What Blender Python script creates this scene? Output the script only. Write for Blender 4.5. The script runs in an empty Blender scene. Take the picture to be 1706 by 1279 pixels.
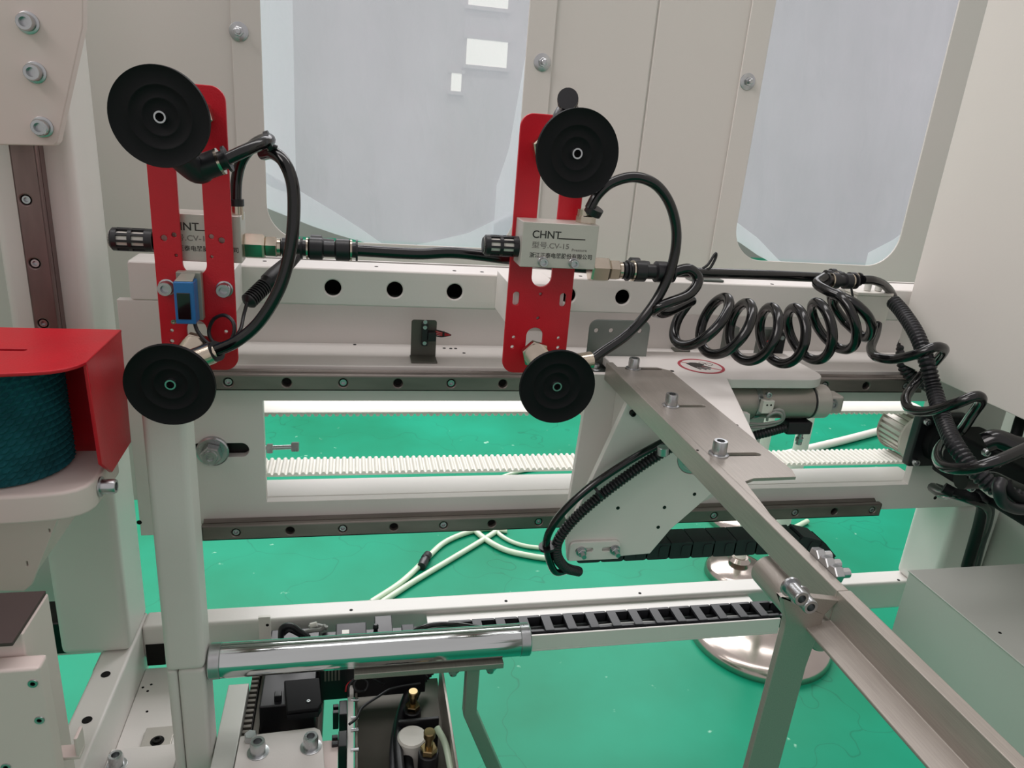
import bpy, bmesh, math, random
from mathutils import Vector, Matrix
random.seed(7)
R = math.radians
C = bpy.context.scene.collection
SC = bpy.context.scene

# ------------------------------------------------------------------ camera
H = 1.10                                    # eye height above the shop floor (m)
PITCH, ROLL, YAW, FPX = R(19.32), R(4.67), R(12.95), 1222.0
fwd = Vector((math.sin(YAW)*math.cos(PITCH), math.cos(YAW)*math.cos(PITCH), -math.sin(PITCH)))
rt0 = Vector((math.cos(YAW), -math.sin(YAW), 0)); up0 = rt0.cross(fwd)
cr = math.cos(ROLL)*rt0 + math.sin(ROLL)*up0
cu = -math.sin(ROLL)*rt0 + math.cos(ROLL)*up0
cam_d = bpy.data.cameras.new('camera'); cam = bpy.data.objects.new('camera', cam_d); C.objects.link(cam)
M = Matrix((cr, cu, -fwd)).transposed().to_4x4(); M.translation = Vector((0, 0, H)); cam.matrix_world = M
cam_d.sensor_fit = 'HORIZONTAL'; cam_d.sensor_width = 36; cam_d.lens = FPX/1706*36
cam_d.clip_start = 0.02; cam_d.clip_end = 60
SC.camera = cam

# ------------------------------------------------------------------ light
wd = bpy.data.worlds.new('hall_light'); SC.world = wd; wd.use_nodes = True
wd.node_tree.nodes['Background'].inputs[0].default_value = (1.0, 0.945, 0.94, 1)
wd.node_tree.nodes['Background'].inputs[1].default_value = 0.54
def area(name, loc, target, sx, sy, power, col):
    d = bpy.data.lights.new(name, 'AREA'); d.shape = 'RECTANGLE'; d.size = sx; d.size_y = sy; d.energy = power; d.color = col
    o = bpy.data.objects.new(name, d); C.objects.link(o); o.location = loc
    o.rotation_euler = (Vector(target)-Vector(loc)).to_track_quat('-Z', 'Y').to_euler(); return o
area('ceiling_light_strip', (0.5, 0.95, 4.6), (0.5, 0.95, 0.0), 5.0, 0.9, 70, (1.0, 0.97, 0.96))       # hall lamps right above the machine
area('ceiling_light_strip', (0.6, 5.2, 4.3), (0.6, 1.4, 0.6), 7.0, 2.4, 430, (1.0, 0.98, 0.99))        # hall lamps behind the machine
area('ceiling_light_strip', (-3.0, -0.6, 3.4), (0.6, 0.5, 0.6), 3.0, 2.0, 92, (1.0, 0.94, 0.92))       # hall lamps on the operator side
SC.view_settings.view_transform = 'Standard'; SC.view_settings.look = 'None'
SC.view_settings.gamma = 1.0; SC.view_settings.exposure = 0.0; SC.view_settings.use_curve_mapping = False

# ------------------------------------------------------------------ measuring helpers
def ray(px, py): return cr*((px-853)/FPX) - cu*((py-639.5)/FPX) + fwd
O = Vector((0, 0, H))
def at_y(px, py, Y): d = ray(px, py); return O + d*(Y/d.y)          # point of the vertical plane Y metres ahead
def at_z(px, py, z): d = ray(px, py); return O + d*((z-H)/d.z)      # point of the level plane z metres above the floor
def at_x(px, py, X): d = ray(px, py); return O + d*(X/d.x)          # point of the side plane X
def V(*a): return Vector(a)
def zr(z): return H + z                                             # heights measured down from the eye

# ------------------------------------------------------------------ materials
def lin(c): return tuple(((x/255)/12.92 if x/255 <= .04045 else ((x/255+.055)/1.055)**2.4) for x in c)
MATS = {}
def mat(name, rgb, rough=.5, metal=0., var=.06, scale=12., bump=0., bscale=200., coat=0., stretch=None, rvar=.1, spec=.5, trans=0.):
    m = bpy.data.materials.new(name); m.use_nodes = True; nt = m.node_tree; b = nt.nodes['Principled BSDF']
    tc = nt.nodes.new('ShaderNodeTexCoord'); mp = nt.nodes.new('ShaderNodeMapping'); nt.links.new(tc.outputs['Object'], mp.inputs[0])
    if stretch: mp.inputs['Scale'].default_value = stretch
    n = nt.nodes.new('ShaderNodeTexNoise'); n.inputs['Scale'].default_value = scale; n.inputs['Detail'].default_value = 4
    nt.links.new(mp.outputs[0], n.inputs['Vector'])
    c = lin(rgb); rp = nt.nodes.new('ShaderNodeValToRGB')
    rp.color_ramp.elements[0].position = .3; rp.color_ramp.elements[1].position = .7
    rp.color_ramp.elements[0].color = (*[x*(1-var) for x in c], 1); rp.color_ramp.elements[1].color = (*[min(1, x*(1+var)) for x in c], 1)
    nt.links.new(n.outputs[0], rp.inputs[0]); nt.links.new(rp.outputs[0], b.inputs['Base Color'])
    mr = nt.nodes.new('ShaderNodeMapRange'); mr.inputs[3].default_value = max(.02, rough-rvar*rough); mr.inputs[4].default_value = min(1, rough+rvar*rough)
    nt.links.new(n.outputs[0], mr.inputs[0]); nt.links.new(mr.outputs[0], b.inputs['Roughness'])
    b.inputs['Metallic'].default_value = metal; b.inputs['Coat Weight'].default_value = coat; b.inputs['Coat Roughness'].default_value = .15
    b.inputs['Specular IOR Level'].default_value = spec; b.inputs['Transmission Weight'].default_value = trans
    if bump:
        n2 = nt.nodes.new('ShaderNodeTexNoise'); n2.inputs['Scale'].default_value = bscale; nt.links.new(mp.outputs[0], n2.inputs['Vector'])
        bp = nt.nodes.new('ShaderNodeBump'); bp.inputs['Strength'].default_value = bump; bp.inputs['Distance'].default_value = .001
        nt.links.new(n2.outputs[0], bp.inputs['Height']); nt.links.new(bp.outputs[0], b.inputs['Normal'])
    MATS[name] = m; return m
white = mat('white_paint', (228, 223, 219), .42, var=.03, scale=6, bump=.06, bscale=400)
white2 = mat('white_powder_coat', (226, 221, 217), .5, var=.03, scale=9, bump=.08, bscale=500)
panelw = mat('panel_paint', (214, 208, 203), .5, var=.025, scale=3, bump=.05, bscale=300)
pinkw = mat('cream_paint', (222, 206, 201), .5, var=.03, scale=5)
red = mat('red_powder_coat', (196, 12, 34), .38, var=.06, scale=30, bump=.15, bscale=700)
rubber = mat('black_rubber', (13, 13, 16), .6, var=.2, scale=20, spec=.2)
gloss = mat('black_hose', (12, 12, 14), .16, var=.2, scale=30, spec=.6)
plast = mat('black_plastic', (26, 26, 30), .38, var=.15, scale=30)
chainp = mat('chain_plastic', (44, 44, 49), .5, var=.15, scale=40, bump=.1)
steel = mat('brushed_steel', (172, 165, 158), .42, .72, var=.08, scale=25, stretch=(60, 2, 60), bump=.05, bscale=120)
railm = mat('ground_rail_steel', (132, 124, 119), .42, .7, var=.25, scale=8, stretch=(1, 4, 4))
railmv = mat('ground_rail_steel_upright', (138, 116, 114), .42, .7, var=.25, scale=8, stretch=(4, 4, 1))
chrome = mat('chrome', (205, 210, 210), .1, 1., var=.04, scale=10, stretch=(1, 8, 8), rvar=.4)
basem = mat('polished_base', (186, 176, 168), .2, 1., var=.06, scale=10)
zinc = mat('zinc_screw', (190, 192, 194), .28, 1., var=.1, scale=60)
dark_steel = mat('dark_screw', (58, 56, 56), .35, 1., var=.15, scale=60)
nickel = mat('nickel', (200, 188, 172), .2, 1., var=.05, scale=50)
brass = mat('brass', (156, 136, 100), .25, 1., var=.1, scale=50)
alu = mat('anodised_aluminium', (200, 194, 187), .4, .4, var=.03, scale=40, bump=.1, bscale=900)
galv = mat('galvanised_sheet', (128, 134, 130), .38, .9, var=.15, scale=14)
olive = mat('grey_bracket', (98, 98, 90), .5, .3, var=.06, scale=20)
bluep = mat('blue_plastic', (38, 110, 172), .35, var=.06, scale=30)
lens = mat('dark_lens', (26, 10, 14), .08, var=.1, scale=30, coat=.8)
clearp = mat('clear_plastic', (150, 150, 140), .2, var=.05, scale=30)
teal = mat('teal_bristle', (24, 84, 92), .8, var=.3, scale=40, spec=.2)
brown = mat('brown_pad', (72, 58, 56), .65, var=.08, scale=12)
beltm = mat('white_belt', (238, 234, 226), .45, var=.03, scale=30)
ink = mat('print_ink', (52, 48, 46), .6, var=.1, scale=80)
inkp = mat('faded_print', (128, 122, 118), .6, var=.1, scale=80)
stick = mat('sticker_white', (216, 210, 206), .4, var=.02, scale=20)
stickr = mat('sticker_red', (176, 62, 76), .4, var=.05, scale=20)
hosec = mat('pale_hose', (196, 214, 190), .25, var=.08, scale=20)
whitep = mat('white_plastic', (226, 222, 214), .4, var=.03, scale=20)
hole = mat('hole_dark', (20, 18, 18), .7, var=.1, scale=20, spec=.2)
modgrey = mat('module_grey', (120, 116, 108), .5, .4, var=.12, scale=16)
wiregrey = mat('grey_wire', (150, 150, 146), .4, var=.08, scale=20)
redwire = mat('red_wire', (190, 28, 38), .4, var=.1, scale=40)
cabgrey = mat('cabinet_grey', (198, 199, 193), .42, .15, var=.04, scale=4, bump=.05)
wallm = mat('hall_wall', (150, 148, 144), .8, var=.12, scale=1.2)
nylon = mat('nylon_bush', (206, 206, 200), .4, var=.04, scale=20)

def floor_mat():
    m = bpy.data.materials.new('green_epoxy_floor'); m.use_nodes = True; nt = m.node_tree; b = nt.nodes['Principled BSDF']
    L = nt.links.new; N = nt.nodes.new
    tc = N('ShaderNodeTexCoord')
    n = N('ShaderNodeTexNoise'); n.inputs['Scale'].default_value = 2.2; n.inputs['Detail'].default_value = 6; L(tc.outputs['Object'], n.inputs['Vector'])
    rp = N('ShaderNodeValToRGB'); rp.color_ramp.elements[0].position = .32; rp.color_ramp.elements[1].position = .7
    rp.color_ramp.elements[0].color = (*lin((0, 122, 88)), 1); rp.color_ramp.elements[1].color = (*lin((3, 146, 114)), 1); L(n.outputs[0], rp.inputs[0])
    s = N('ShaderNodeTexNoise'); s.inputs['Scale'].default_value = 22; s.inputs['Detail'].default_value = 8; L(tc.outputs['Object'], s.inputs['Vector'])
    sr = N('ShaderNodeValToRGB'); sr.color_ramp.elements[0].position = .69; sr.color_ramp.elements[1].position = .74; L(s.outputs[0], sr.inputs[0])
    mx = N('ShaderNodeMixRGB'); mx.inputs[2].default_value = (*lin((150, 200, 176)), 1); L(sr.outputs[0], mx.inputs[0]); L(rp.outputs[0], mx.inputs[1])
    v = N('ShaderNodeTexVoronoi'); v.feature = 'DISTANCE_TO_EDGE'; v.inputs['Scale'].default_value = 2.1
    nd = N('ShaderNodeTexNoise'); nd.inputs['Scale'].default_value = 6; L(tc.outputs['Object'], nd.inputs['Vector'])
    ma = N('ShaderNodeMixRGB'); ma.inputs[0].default_value = .25; L(tc.outputs['Object'], ma.inputs[1]); L(nd.outputs[1], ma.inputs[2]); L(ma.outputs[0], v.inputs['Vector'])
    vr = N('ShaderNodeValToRGB'); vr.color_ramp.elements[0].position = .0; vr.color_ramp.elements[1].position = .004
    vr.color_ramp.elements[0].color = (.72, .72, .72, 1); vr.color_ramp.elements[1].color = (1, 1, 1, 1); L(v.outputs['Distance'], vr.inputs[0])
    mu = N('ShaderNodeMixRGB'); mu.blend_type = 'MULTIPLY'; mu.inputs[0].default_value = 1; L(mx.outputs[0], mu.inputs[1]); L(vr.outputs[0], mu.inputs[2])
    L(mu.outputs[0], b.inputs['Base Color']); b.inputs['Roughness'].default_value = .42; b.inputs['Specular IOR Level'].default_value = .16
    return m
floorm = floor_mat()
def film_mat(name, clear, tint=(208, 201, 212)):
    m = bpy.data.materials.new(name); m.use_nodes = True; nt = m.node_tree; L = nt.links.new; N = nt.nodes.new
    nt.nodes.remove(nt.nodes['Principled BSDF']); out = nt.nodes['Material Output']
    tc = N('ShaderNodeTexCoord'); mp = N('ShaderNodeMapping'); mp.inputs['Scale'].default_value = (1, 1, .35); L(tc.outputs['Object'], mp.inputs[0])
    n = N('ShaderNodeTexNoise'); n.inputs['Scale'].default_value = 9; n.inputs['Detail'].default_value = 3; L(mp.outputs[0], n.inputs['Vector'])
    n3 = N('ShaderNodeTexNoise'); n3.inputs['Scale'].default_value = 30; n3.inputs['Detail'].default_value = 5; n3.inputs['Distortion'].default_value = 1.5; L(mp.outputs[0], n3.inputs['Vector'])
    mh = N('ShaderNodeMath'); mh.operation = 'MULTIPLY_ADD'; mh.inputs[1].default_value = .10; L(n3.outputs[0], mh.inputs[0]); L(n.outputs[0], mh.inputs[2])
    bp = N('ShaderNodeBump'); bp.inputs['Strength'].default_value = .5; bp.inputs['Distance'].default_value = .03; L(mh.outputs[0], bp.inputs['Height'])
    c = (*lin(tint), 1)
    tr = N('ShaderNodeBsdfTranslucent'); tr.inputs[0].default_value = c; L(bp.outputs[0], tr.inputs['Normal'])
    df = N('ShaderNodeBsdfDiffuse'); df.inputs[0].default_value = c; L(bp.outputs[0], df.inputs['Normal'])
    gl = N('ShaderNodeBsdfGlossy'); gl.inputs['Roughness'].default_value = .25; L(bp.outputs[0], gl.inputs['Normal'])
    tp = N('ShaderNodeBsdfTransparent')
    a = N('ShaderNodeMixShader'); a.inputs[0].default_value = .38; L(tr.outputs[0], a.inputs[1]); L(df.outputs[0], a.inputs[2])
    b_ = N('ShaderNodeMixShader'); b_.inputs[0].default_value = .08; L(a.outputs[0], b_.inputs[1]); L(gl.outputs[0], b_.inputs[2])
    mr = N('ShaderNodeMapRange'); mr.inputs[3].default_value = clear*.7; mr.inputs[4].default_value = clear*1.3; L(n.outputs[0], mr.inputs[0])
    c_ = N('ShaderNodeMixShader'); L(mr.outputs[0], c_.inputs[0]); L(b_.outputs[0], c_.inputs[1]); L(tp.outputs[0], c_.inputs[2])
    L(c_.outputs[0], out.inputs[0]); return m
film = film_mat('plastic_film', .34); film2 = film_mat('plastic_film_fold', .12, (240, 242, 246))
def emit_mat(name, rgb, s):
    m = bpy.data.materials.new(name); m.use_nodes = True; b = m.node_tree.nodes['Principled BSDF']
    b.inputs['Base Color'].default_value = (*lin(rgb), 1); b.inputs['Emission Color'].default_value = (*lin(rgb), 1); b.inputs['Emission Strength'].default_value = s
    return m
litwin = emit_mat('lit_window_glass', (250, 246, 236), .62)

# ------------------------------------------------------------------ mesh helpers
LOC = {}
def finish(me, sharp=38):
    if len(me.polygons):
        me.polygons.foreach_set('use_smooth', [True]*len(me.polygons)); me.set_sharp_from_angle(angle=R(sharp)); me.update()
    return me
def link(name, me, m, parent=None, label=None, kind=None, loc=None, wn=False):
    if m is not None and len(me.materials) == 0: me.materials.append(m)
    o = bpy.data.objects.new(name, me); C.objects.link(o)
    if loc is not None: o.location = loc
    if parent is not None:
        o.parent = parent; o.matrix_parent_inverse = Matrix.Translation(-LOC.get(parent.name, Vector((0, 0, 0))))
    LOC[o.name] = Vector(loc) if loc is not None else Vector((0, 0, 0))
    if wn:
        w = o.modifiers.new('weighted_normals', 'WEIGHTED_NORMAL'); w.keep_sharp = True; w.weight = 60
    if label: o['label'] = label
    if kind: o['kind'] = kind
    return o
def thing(name, label, cat, loc=(0, 0, 0), group=None, kind=None):
    o = bpy.data.objects.new(name, None); C.objects.link(o); o.location = loc; o.empty_display_size = .02
    LOC[o.name] = Vector(loc); tag(o, label, cat, group)
    if kind: o['kind'] = kind
    return o
def tag(o, label, cat, group=None):
    o['label'] = label; o['category'] = cat
    if group: o['group'] = group
    return o
class MB:
    def __init__(s): s.v = []; s.f = []
    def add(s, v, f):
        b = len(s.v); s.v += [tuple(x) for x in v]; s.f += [tuple(i+b for i in q) for q in f]; return s
    def box(s, x0, x1, y0, y1, z0, z1):
        return s.add([(x0,y0,z0),(x1,y0,z0),(x1,y1,z0),(x0,y1,z0),(x0,y0,z1),(x1,y0,z1),(x1,y1,z1),(x0,y1,z1)],
                     [(0,3,2,1),(4,5,6,7),(0,1,5,4),(1,2,6,5),(2,3,7,6),(3,0,4,7)])
    def obox(s, c, ax, ay, az):
        c, ax, ay, az = Vector(c), Vector(ax), Vector(ay), Vector(az); v = []
        for k in (-1, 1):
            for i, j in ((-1,-1),(1,-1),(1,1),(-1,1)): v.append(c+ax*i+ay*j+az*k)
        return s.add(v, [(0,3,2,1),(4,5,6,7),(0,1,5,4),(1,2,6,5),(2,3,7,6),(3,0,4,7)])
    def lathe(s, p, d, prof, seg=24, caps=True):
        """prof: (distance along d, radius); closed at the ends"""
        p, d = Vector(p), Vector(d).normalized(); u = d.orthogonal().normalized(); w = d.cross(u); v = []; f = []
        for h, r in prof:
            for i in range(seg):
                a = 2*math.pi*i/seg; v.append(p+d*h+(u*math.cos(a)+w*math.sin(a))*max(r, 1e-5))
        n = len(prof)
        for k in range(n-1):
            for i in range(seg):
                j = (i+1) % seg; f.append((k*seg+i, k*seg+j, (k+1)*seg+j, (k+1)*seg+i))
        if caps: f.append(tuple(range(seg))[::-1]); f.append(tuple((n-1)*seg+i for i in range(seg)))
        return s.add(v, f)
    def cyl(s, p, q, r, seg=20, ch=0.):
        p, q = Vector(p), Vector(q); L = (q-p).length
        prof = [(0, r-ch), (ch, r), (L-ch, r), (L, r-ch)] if ch else [(0, r), (L, r)]
        return s.lathe(p, q-p, prof, seg)
    def sweep(s, path, r, seg=12, rf=None, close=False):
        path = [Vector(x) for x in path]; n = len(path); v = []; f = []
        t = [(path[min(i+1, n-1)]-path[max(i-1, 0)]).normalized() for i in range(n)]
        u = t[0].orthogonal().normalized()
        for i in range(n):
            u = (u - t[i]*u.dot(t[i])).normalized(); w = t[i].cross(u); rr = rf(i) if rf else r
            for k in range(seg):
                a = 2*math.pi*k/seg; v.append(path[i]+(u*math.cos(a)+w*math.sin(a))*rr)
        for i in range(n-1):
            for k in range(seg):
                j = (k+1) % seg; f.append((i*seg+k, i*seg+j, (i+1)*seg+j, (i+1)*seg+k))
        f.append(tuple(range(seg))[::-1]); f.append(tuple((n-1)*seg+k for k in range(seg)))
        return s.add(v, f)
    def poly(s, pts, ext):
        """flat simple polygon (3-D points) given thickness by the vector ext"""
        pts = [Vector(p) for p in pts]; n = len(pts); ext = Vector(ext)
        v = pts+[p+ext for p in pts]
        f = [tuple(range(n))[::-1], tuple(range(n, 2*n))]+[(i, (i+1) % n, n+(i+1) % n, n+i) for i in range(n)]
        return s.add(v, f)
    def mesh(s, name, bevel=0., seg=2, sharp=38):
        me = bpy.data.meshes.new(name); me.from_pydata(s.v, [], s.f); bm = bmesh.new(); bm.from_mesh(me)
        bmesh.ops.recalc_face_normals(bm, faces=bm.faces)
        if bevel:
            es = [e for e in bm.edges if len(e.link_faces) == 2 and e.calc_face_angle(0) > R(30)]
            bmesh.ops.bevel(bm, geom=es, offset=bevel, segments=seg, affect='EDGES', profile=.6, clamp_overlap=True)
        bm.to_mesh(me); bm.free(); return finish(me, sharp)
    def build(s, name, m, parent=None, bevel=0., label=None, kind=None, seg=2, sharp=38):
        return link(name, s.mesh(name, bevel, seg, sharp if not bevel else 60), m, parent, label, kind, wn=bevel > 0)
def box(name, x0, x1, y0, y1, z0, z1, m, parent=None, bevel=.0015, label=None, seg=2):
    return MB().box(min(x0,x1), max(x0,x1), min(y0,y1), max(y0,y1), min(z0,z1), max(z0,z1)).build(name, m, parent, bevel, label, seg=seg)
def smooth(pts, n=10):
    pts = [Vector(p) for p in pts]; q = [pts[0]*2-pts[1]]+pts+[pts[-1]*2-pts[-2]]; out = []
    for i in range(1, len(q)-2):
        a, b, c, d = q[i-1:i+3]
        for k in range(n):
            t = k/n; out.append(.5*((2*b)+(c-a)*t+(2*a-5*b+4*c-d)*t*t+(3*b-a-3*c+d)*t**3))
    out.append(pts[-1]); return out
def resample(path, step):
    out = [path[0]]; acc = 0
    for a, b in zip(path, path[1:]):
        L = (b-a).length
        while acc+L >= step and L > 1e-9:
            t = (step-acc)/L; a = a+(b-a)*t; out.append(a); L = (b-a).length; acc = 0
        acc += L
    return out
def hose(name, pts, r, m, parent=None, n=10, seg=12, label=None):
    return MB().sweep(smooth(pts, n), r, seg).build(name, m, parent, label=label, sharp=60)
def conduit(name, pts, r, m, parent=None, step=.0013, label=None, seg=12):
    p = resample(smooth(pts, 14), step)
    return MB().sweep(p, r, seg, rf=lambda i: r*(1.0 if i % 3 else .82)).build(name, m, parent, label=label, sharp=25)
def rrect(x0, x1, y0, y1, r, n=6):
    if not isinstance(r, (tuple, list)): r = (r,)*4       # bl, br, tr, tl
    out = []
    for (cx, cy, a0), rr in zip(((x0, y0, 180), (x1, y0, 270), (x1, y1, 0), (x0, y1, 90)), r):
        if rr <= 0: out.append((cx, cy)); continue
        ox = cx+rr if cx == x0 else cx-rr; oy = cy+rr if cy == y0 else cy-rr
        for k in range(n+1):
            a = R(a0+90*k/n); out.append((ox+rr*math.cos(a), oy+rr*math.sin(a)))
    return out
def circ(x, y, r, n=16): return [(x+r*math.cos(2*math.pi*k/n), y+r*math.sin(2*math.pi*k/n)) for k in range(n)]
def plate(name, outer, holes, t, plane, off, m, parent=None, bevel=.0006, label=None, kind=None):
    """flat plate with real holes. plane 'y': outline in (x,z), front face at Y=off, thickness t away from the eye;
       'z': outline in (x,y), top face at height off; 'x': outline in (y,z), face at X=off, thickness to +X"""
    cu_ = bpy.data.curves.new(name, 'CURVE'); cu_.dimensions = '2D'; cu_.fill_mode = 'BOTH'
    cu_.extrude = max(t/2-bevel, 1e-5); cu_.bevel_depth = bevel; cu_.bevel_resolution = 1; cu_.offset = -bevel if bevel else 0
    for loop in [outer]+list(holes):
        sp = cu_.splines.new('POLY'); sp.points.add(len(loop)-1); sp.use_cyclic_u = True
        for k, (a, b) in enumerate(loop): sp.points[k].co = (a, b, 0, 1)
    ob = bpy.data.objects.new(name, cu_); me = bpy.data.meshes.new_from_object(ob); bpy.data.objects.remove(ob); bpy.data.curves.remove(cu_)
    for v in me.vertices:
        a, b, w = v.co
        v.co = (a, off+t/2-w, b) if plane == 'y' else (a, b, off-t/2+w) if plane == 'z' else (off+t/2-w, a, b)
    bm = bmesh.new(); bm.from_mesh(me); bmesh.ops.remove_doubles(bm, verts=bm.verts, dist=1e-6); bmesh.ops.recalc_face_normals(bm, faces=bm.faces); bm.to_mesh(me); bm.free()
    return link(name, finish(me, 60), m, parent, label, kind, wn=True)
def text(name, s, size, origin, right, upv, m, parent, ext=.0001, wscale=1.):
    cu_ = bpy.data.curves.new(name, 'FONT'); cu_.body = s; cu_.size = size; cu_.extrude = ext; cu_.offset = .012*size
    ob = bpy.data.objects.new(name, cu_); me = bpy.data.meshes.new_from_object(ob); bpy.data.objects.remove(ob); bpy.data.curves.remove(cu_)
    rg, uv = Vector(right).normalized(), Vector(upv).normalized(); nn = rg.cross(uv)
    for v in me.vertices: v.co = Vector(origin)+rg*v.co.x*wscale+uv*v.co.y+nn*v.co.z
    return link(name, me, m, parent)
CACHE = {}
def socket_bolt(name, p, d, r, h, parent, m=None, washer=0., lab=None):
    """cap screw: head with a hex socket, optional washer under it"""
    p, d = Vector(p), Vector(d).normalized(); mb = MB(); b = 0.
    if washer: mb.lathe(p, d, [(0, washer), (.0012, washer), (.0014, washer*.95)], 24); b = .0012
    mb.lathe(p+d*b, d, [(0, r), (h*.85, r), (h, r*.9), (h, r*.56), (h*.45, r*.5), (h*.45, 0.)], 18)
    return mb.build(name, m or zinc, parent, label=lab, sharp=30)
def hexnut(mb, p, q, r, ch=.1):
    p, q = Vector(p), Vector(q); L = (q-p).length
    return mb.lathe(p, q-p, [(0, r*.88), (L*ch, r), (L*(1-ch), r), (L, r*.88)], 6)
def hole_disc(name, p, d, r, parent, m=None):
    return MB().lathe(p, d, [(0, r), (.0003, r*.96)], 16).build(name, m or hole, parent)

# ================================================================== SETTING
fl = MB().box(-6, 7, -4, 8, -.05, 0).build('floor', floorm, kind='structure'); fl['label'] = 'glossy green epoxy workshop floor'
wf = MB().box(-6, 7, 7.0, 7.1, 0, 6).build('wall_far', wallm, kind='structure'); wf['label'] = 'grey hall wall far behind the machine'
for k, (x0, x1, y0, y1, lab) in enumerate(((776, 846, 71, 107, 'wide bright window pane seen through the plastic film'), (751, 769, 123, 151, 'small bright window pane seen through the plastic film'), (780, 848, -20, 8, 'bright window pane at the top of the film'))):
    a, b = at_y(x0, y1, 6.98), at_y(x1, y0, 6.98)
    w = thing('window_%d' % (k+3), lab, 'window', ((a.x+b.x)/2, 6.98, a.z), kind='structure')
    box('pane', a.x, b.x, 6.965, 6.985, a.z, b.z, litwin, w, 0)
    MB().box(a.x-.03, b.x+.03, 6.96, 7, a.z-.03, a.z-.001).box(a.x-.03, b.x+.03, 6.96, 7, b.z+.001, b.z+.03).build('window_frame', wallm, w)

wl = MB().box(-.80, -.785, -.25, 1.0, .30, 1.62).build('shade_wall_left', panelw, kind='structure'); wl['label'] = 'unseen white wall added to shade the column side of the machine'  # out-of-view wall added to keep side light off the column
# ---- enclosure wall behind the machine (sheet panels with film-covered cut-outs)
YW = 1.02; ZWB = .905
xw1a, xw1b = at_y(438, 150, YW).x, at_y(868, 200, YW).x
xw2a, xw2b = at_y(1250, 250, YW).x, at_y(1562, 150, YW).x
zwin = at_y(600, 404, YW).z; ztop = 1.75
xs1a, xs1b = at_y(385, 50, YW).x, at_y(925, 50, YW).x
xs2a = at_y(1225, 180, YW).x
xseam = at_y(1075, 200, YW).x
wb = bpy.data.objects.new('wall_back', None); C.objects.link(wb); LOC['wall_back'] = V(0, YW, .9); wb.location = (0, YW, .9)
wb['kind'] = 'structure'; wb['label'] = 'white sheet metal enclosure wall behind the machine'
plate('window_sheet', rrect(xs1a, xs1b, ZWB, ztop, .002), [rrect(xw1a, xw1b, zwin, 1.6, .045, 10)], .003, 'y', YW, panelw, wb, .0008)
plate('window_sheet', rrect(xs2a, 1.3, ZWB, ztop, .002), [rrect(xw2a, xw2b, zwin, 1.6, .05, 10)], .003, 'y', YW, panelw, wb, .0008)
plate('wall_panel', rrect(-.784, -.342, .30, ztop, .002), [], .012, 'y', YW-.012, panelw, wb, .0015)
plate('wall_panel', rrect(-.60, xs1a+.004, .55, ztop, .002), [], .012, 'y', YW+.004, panelw, wb, .0015)
plate('wall_panel', rrect(xs1b-.004, xseam-.0012, ZWB, ztop, .003), [], .012, 'y', YW+.004, panelw, wb, .002)
plate('wall_panel', rrect(xseam+.0012, xs2a+.004, ZWB, ztop, .003), [], .012, 'y', YW+.0045, panelw, wb, .002)
for q in ((398, 53), (903, 104), (1245, 136)):
    p = at_y(*q, YW); mb = MB().lathe(p, (0, -1, 0), [(0, .0112), (.0015, .0112), (.0017, .0108)], 24)
    hexnut(mb, p+V(0, -.0017, 0), p+V(0, -.007, 0), .0058); mb.lathe(p, (0, -1, 0), [(.006, .0032), (.012, .0032), (.0125, .0026)], 14)
    mb.build('panel_bolt', zinc, wb, sharp=30)

def film_sheet(name, pts, Y, m, parent, nx=46, nz=34, amp=.004, seed=1, top=None):
    """hanging film: lower (and upper) edge given in px, wavy in depth"""
    rnd = random.Random(seed); ph = [(rnd.uniform(4, 30), rnd.uniform(3, 18), rnd.uniform(0, 6)) for _ in range(6)]
    low = [at_y(x, y, Y) for x, y in pts]; hi = [at_y(x, y, Y) for x, y in top] if top else None
    xs0, xs1 = low[0].x, low[-1].x; v = []; f = []
    def edge(line, x):
        for a, b in zip(line, line[1:]):
            if x <= b.x+1e-9: return a.z+(b.z-a.z)*(x-a.x)/max(1e-6, b.x-a.x)
        return line[-1].z
    for i in range(nx+1):
        x = xs0+(xs1-xs0)*i/nx; zl = edge(low, x); zh = edge(hi, x) if hi else 1.62
        for j in range(nz+1):
            z = zl+(zh-zl)*(j/nz); d = sum(math.sin(kx*x+kz*z+p0) for kx, kz, p0 in ph)*amp/2.5
            v.append((x, Y+d, z))
    for i in range(nx):
        for j in range(nz):
            a = i*(nz+1)+j; f.append((a, a+nz+1, a+nz+2, a+1))
    return MB().add(v, f).build(name, m, parent, sharp=180)
f1 = thing('plastic_film', 'large hazy plastic film over the opening behind the suction cups', 'plastic film', (.05, YW+.036, zwin))
film_sheet('film_sheet', [(425, 338), (480, 360), (520, 376), (560, 390), (600, 402), (640, 412), (700, 414), (885, 420)], YW+.036, film, f1, seed=3)
film_sheet('film_fold', [(438, 300), (452, 310), (480, 322), (494, 330)], YW+.026, film2, f1, nx=14, amp=.003, seed=5)
film_sheet('film_fold', [(440, 344), (480, 360), (520, 376), (560, 390), (600, 402), (640, 412)], YW+.027, film2, f1, nx=30, nz=8, amp=.003, seed=11, top=[(440, 286), (500, 318), (560, 354), (600, 380), (640, 408)])
film_sheet('film_fold', [(690, 414), (780, 417), (885, 420)], YW+.027, film2, f1, nx=20, nz=6, amp=.002, seed=12, top=[(690, 408), (780, 388), (885, 338)])
film_sheet('film_fold', [(820, 419), (885, 421)], YW+.024, film2, f1, nx=12, nz=20, amp=.002, seed=13, top=[(820, 330), (848, 250), (885, 40)])
f2_ = thing('plastic_film', 'hazy plastic film over the opening beside the tall white panel', 'plastic film', (.7, YW+.036, zwin))
film_sheet('film_sheet', [(1215, 395), (1232, 404), (1262, 425), (1300, 445), (1440, 447), (1490, 432), (1560, 380), (1700, 300)], YW+.036, film, f2_, seed=9)
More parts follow.
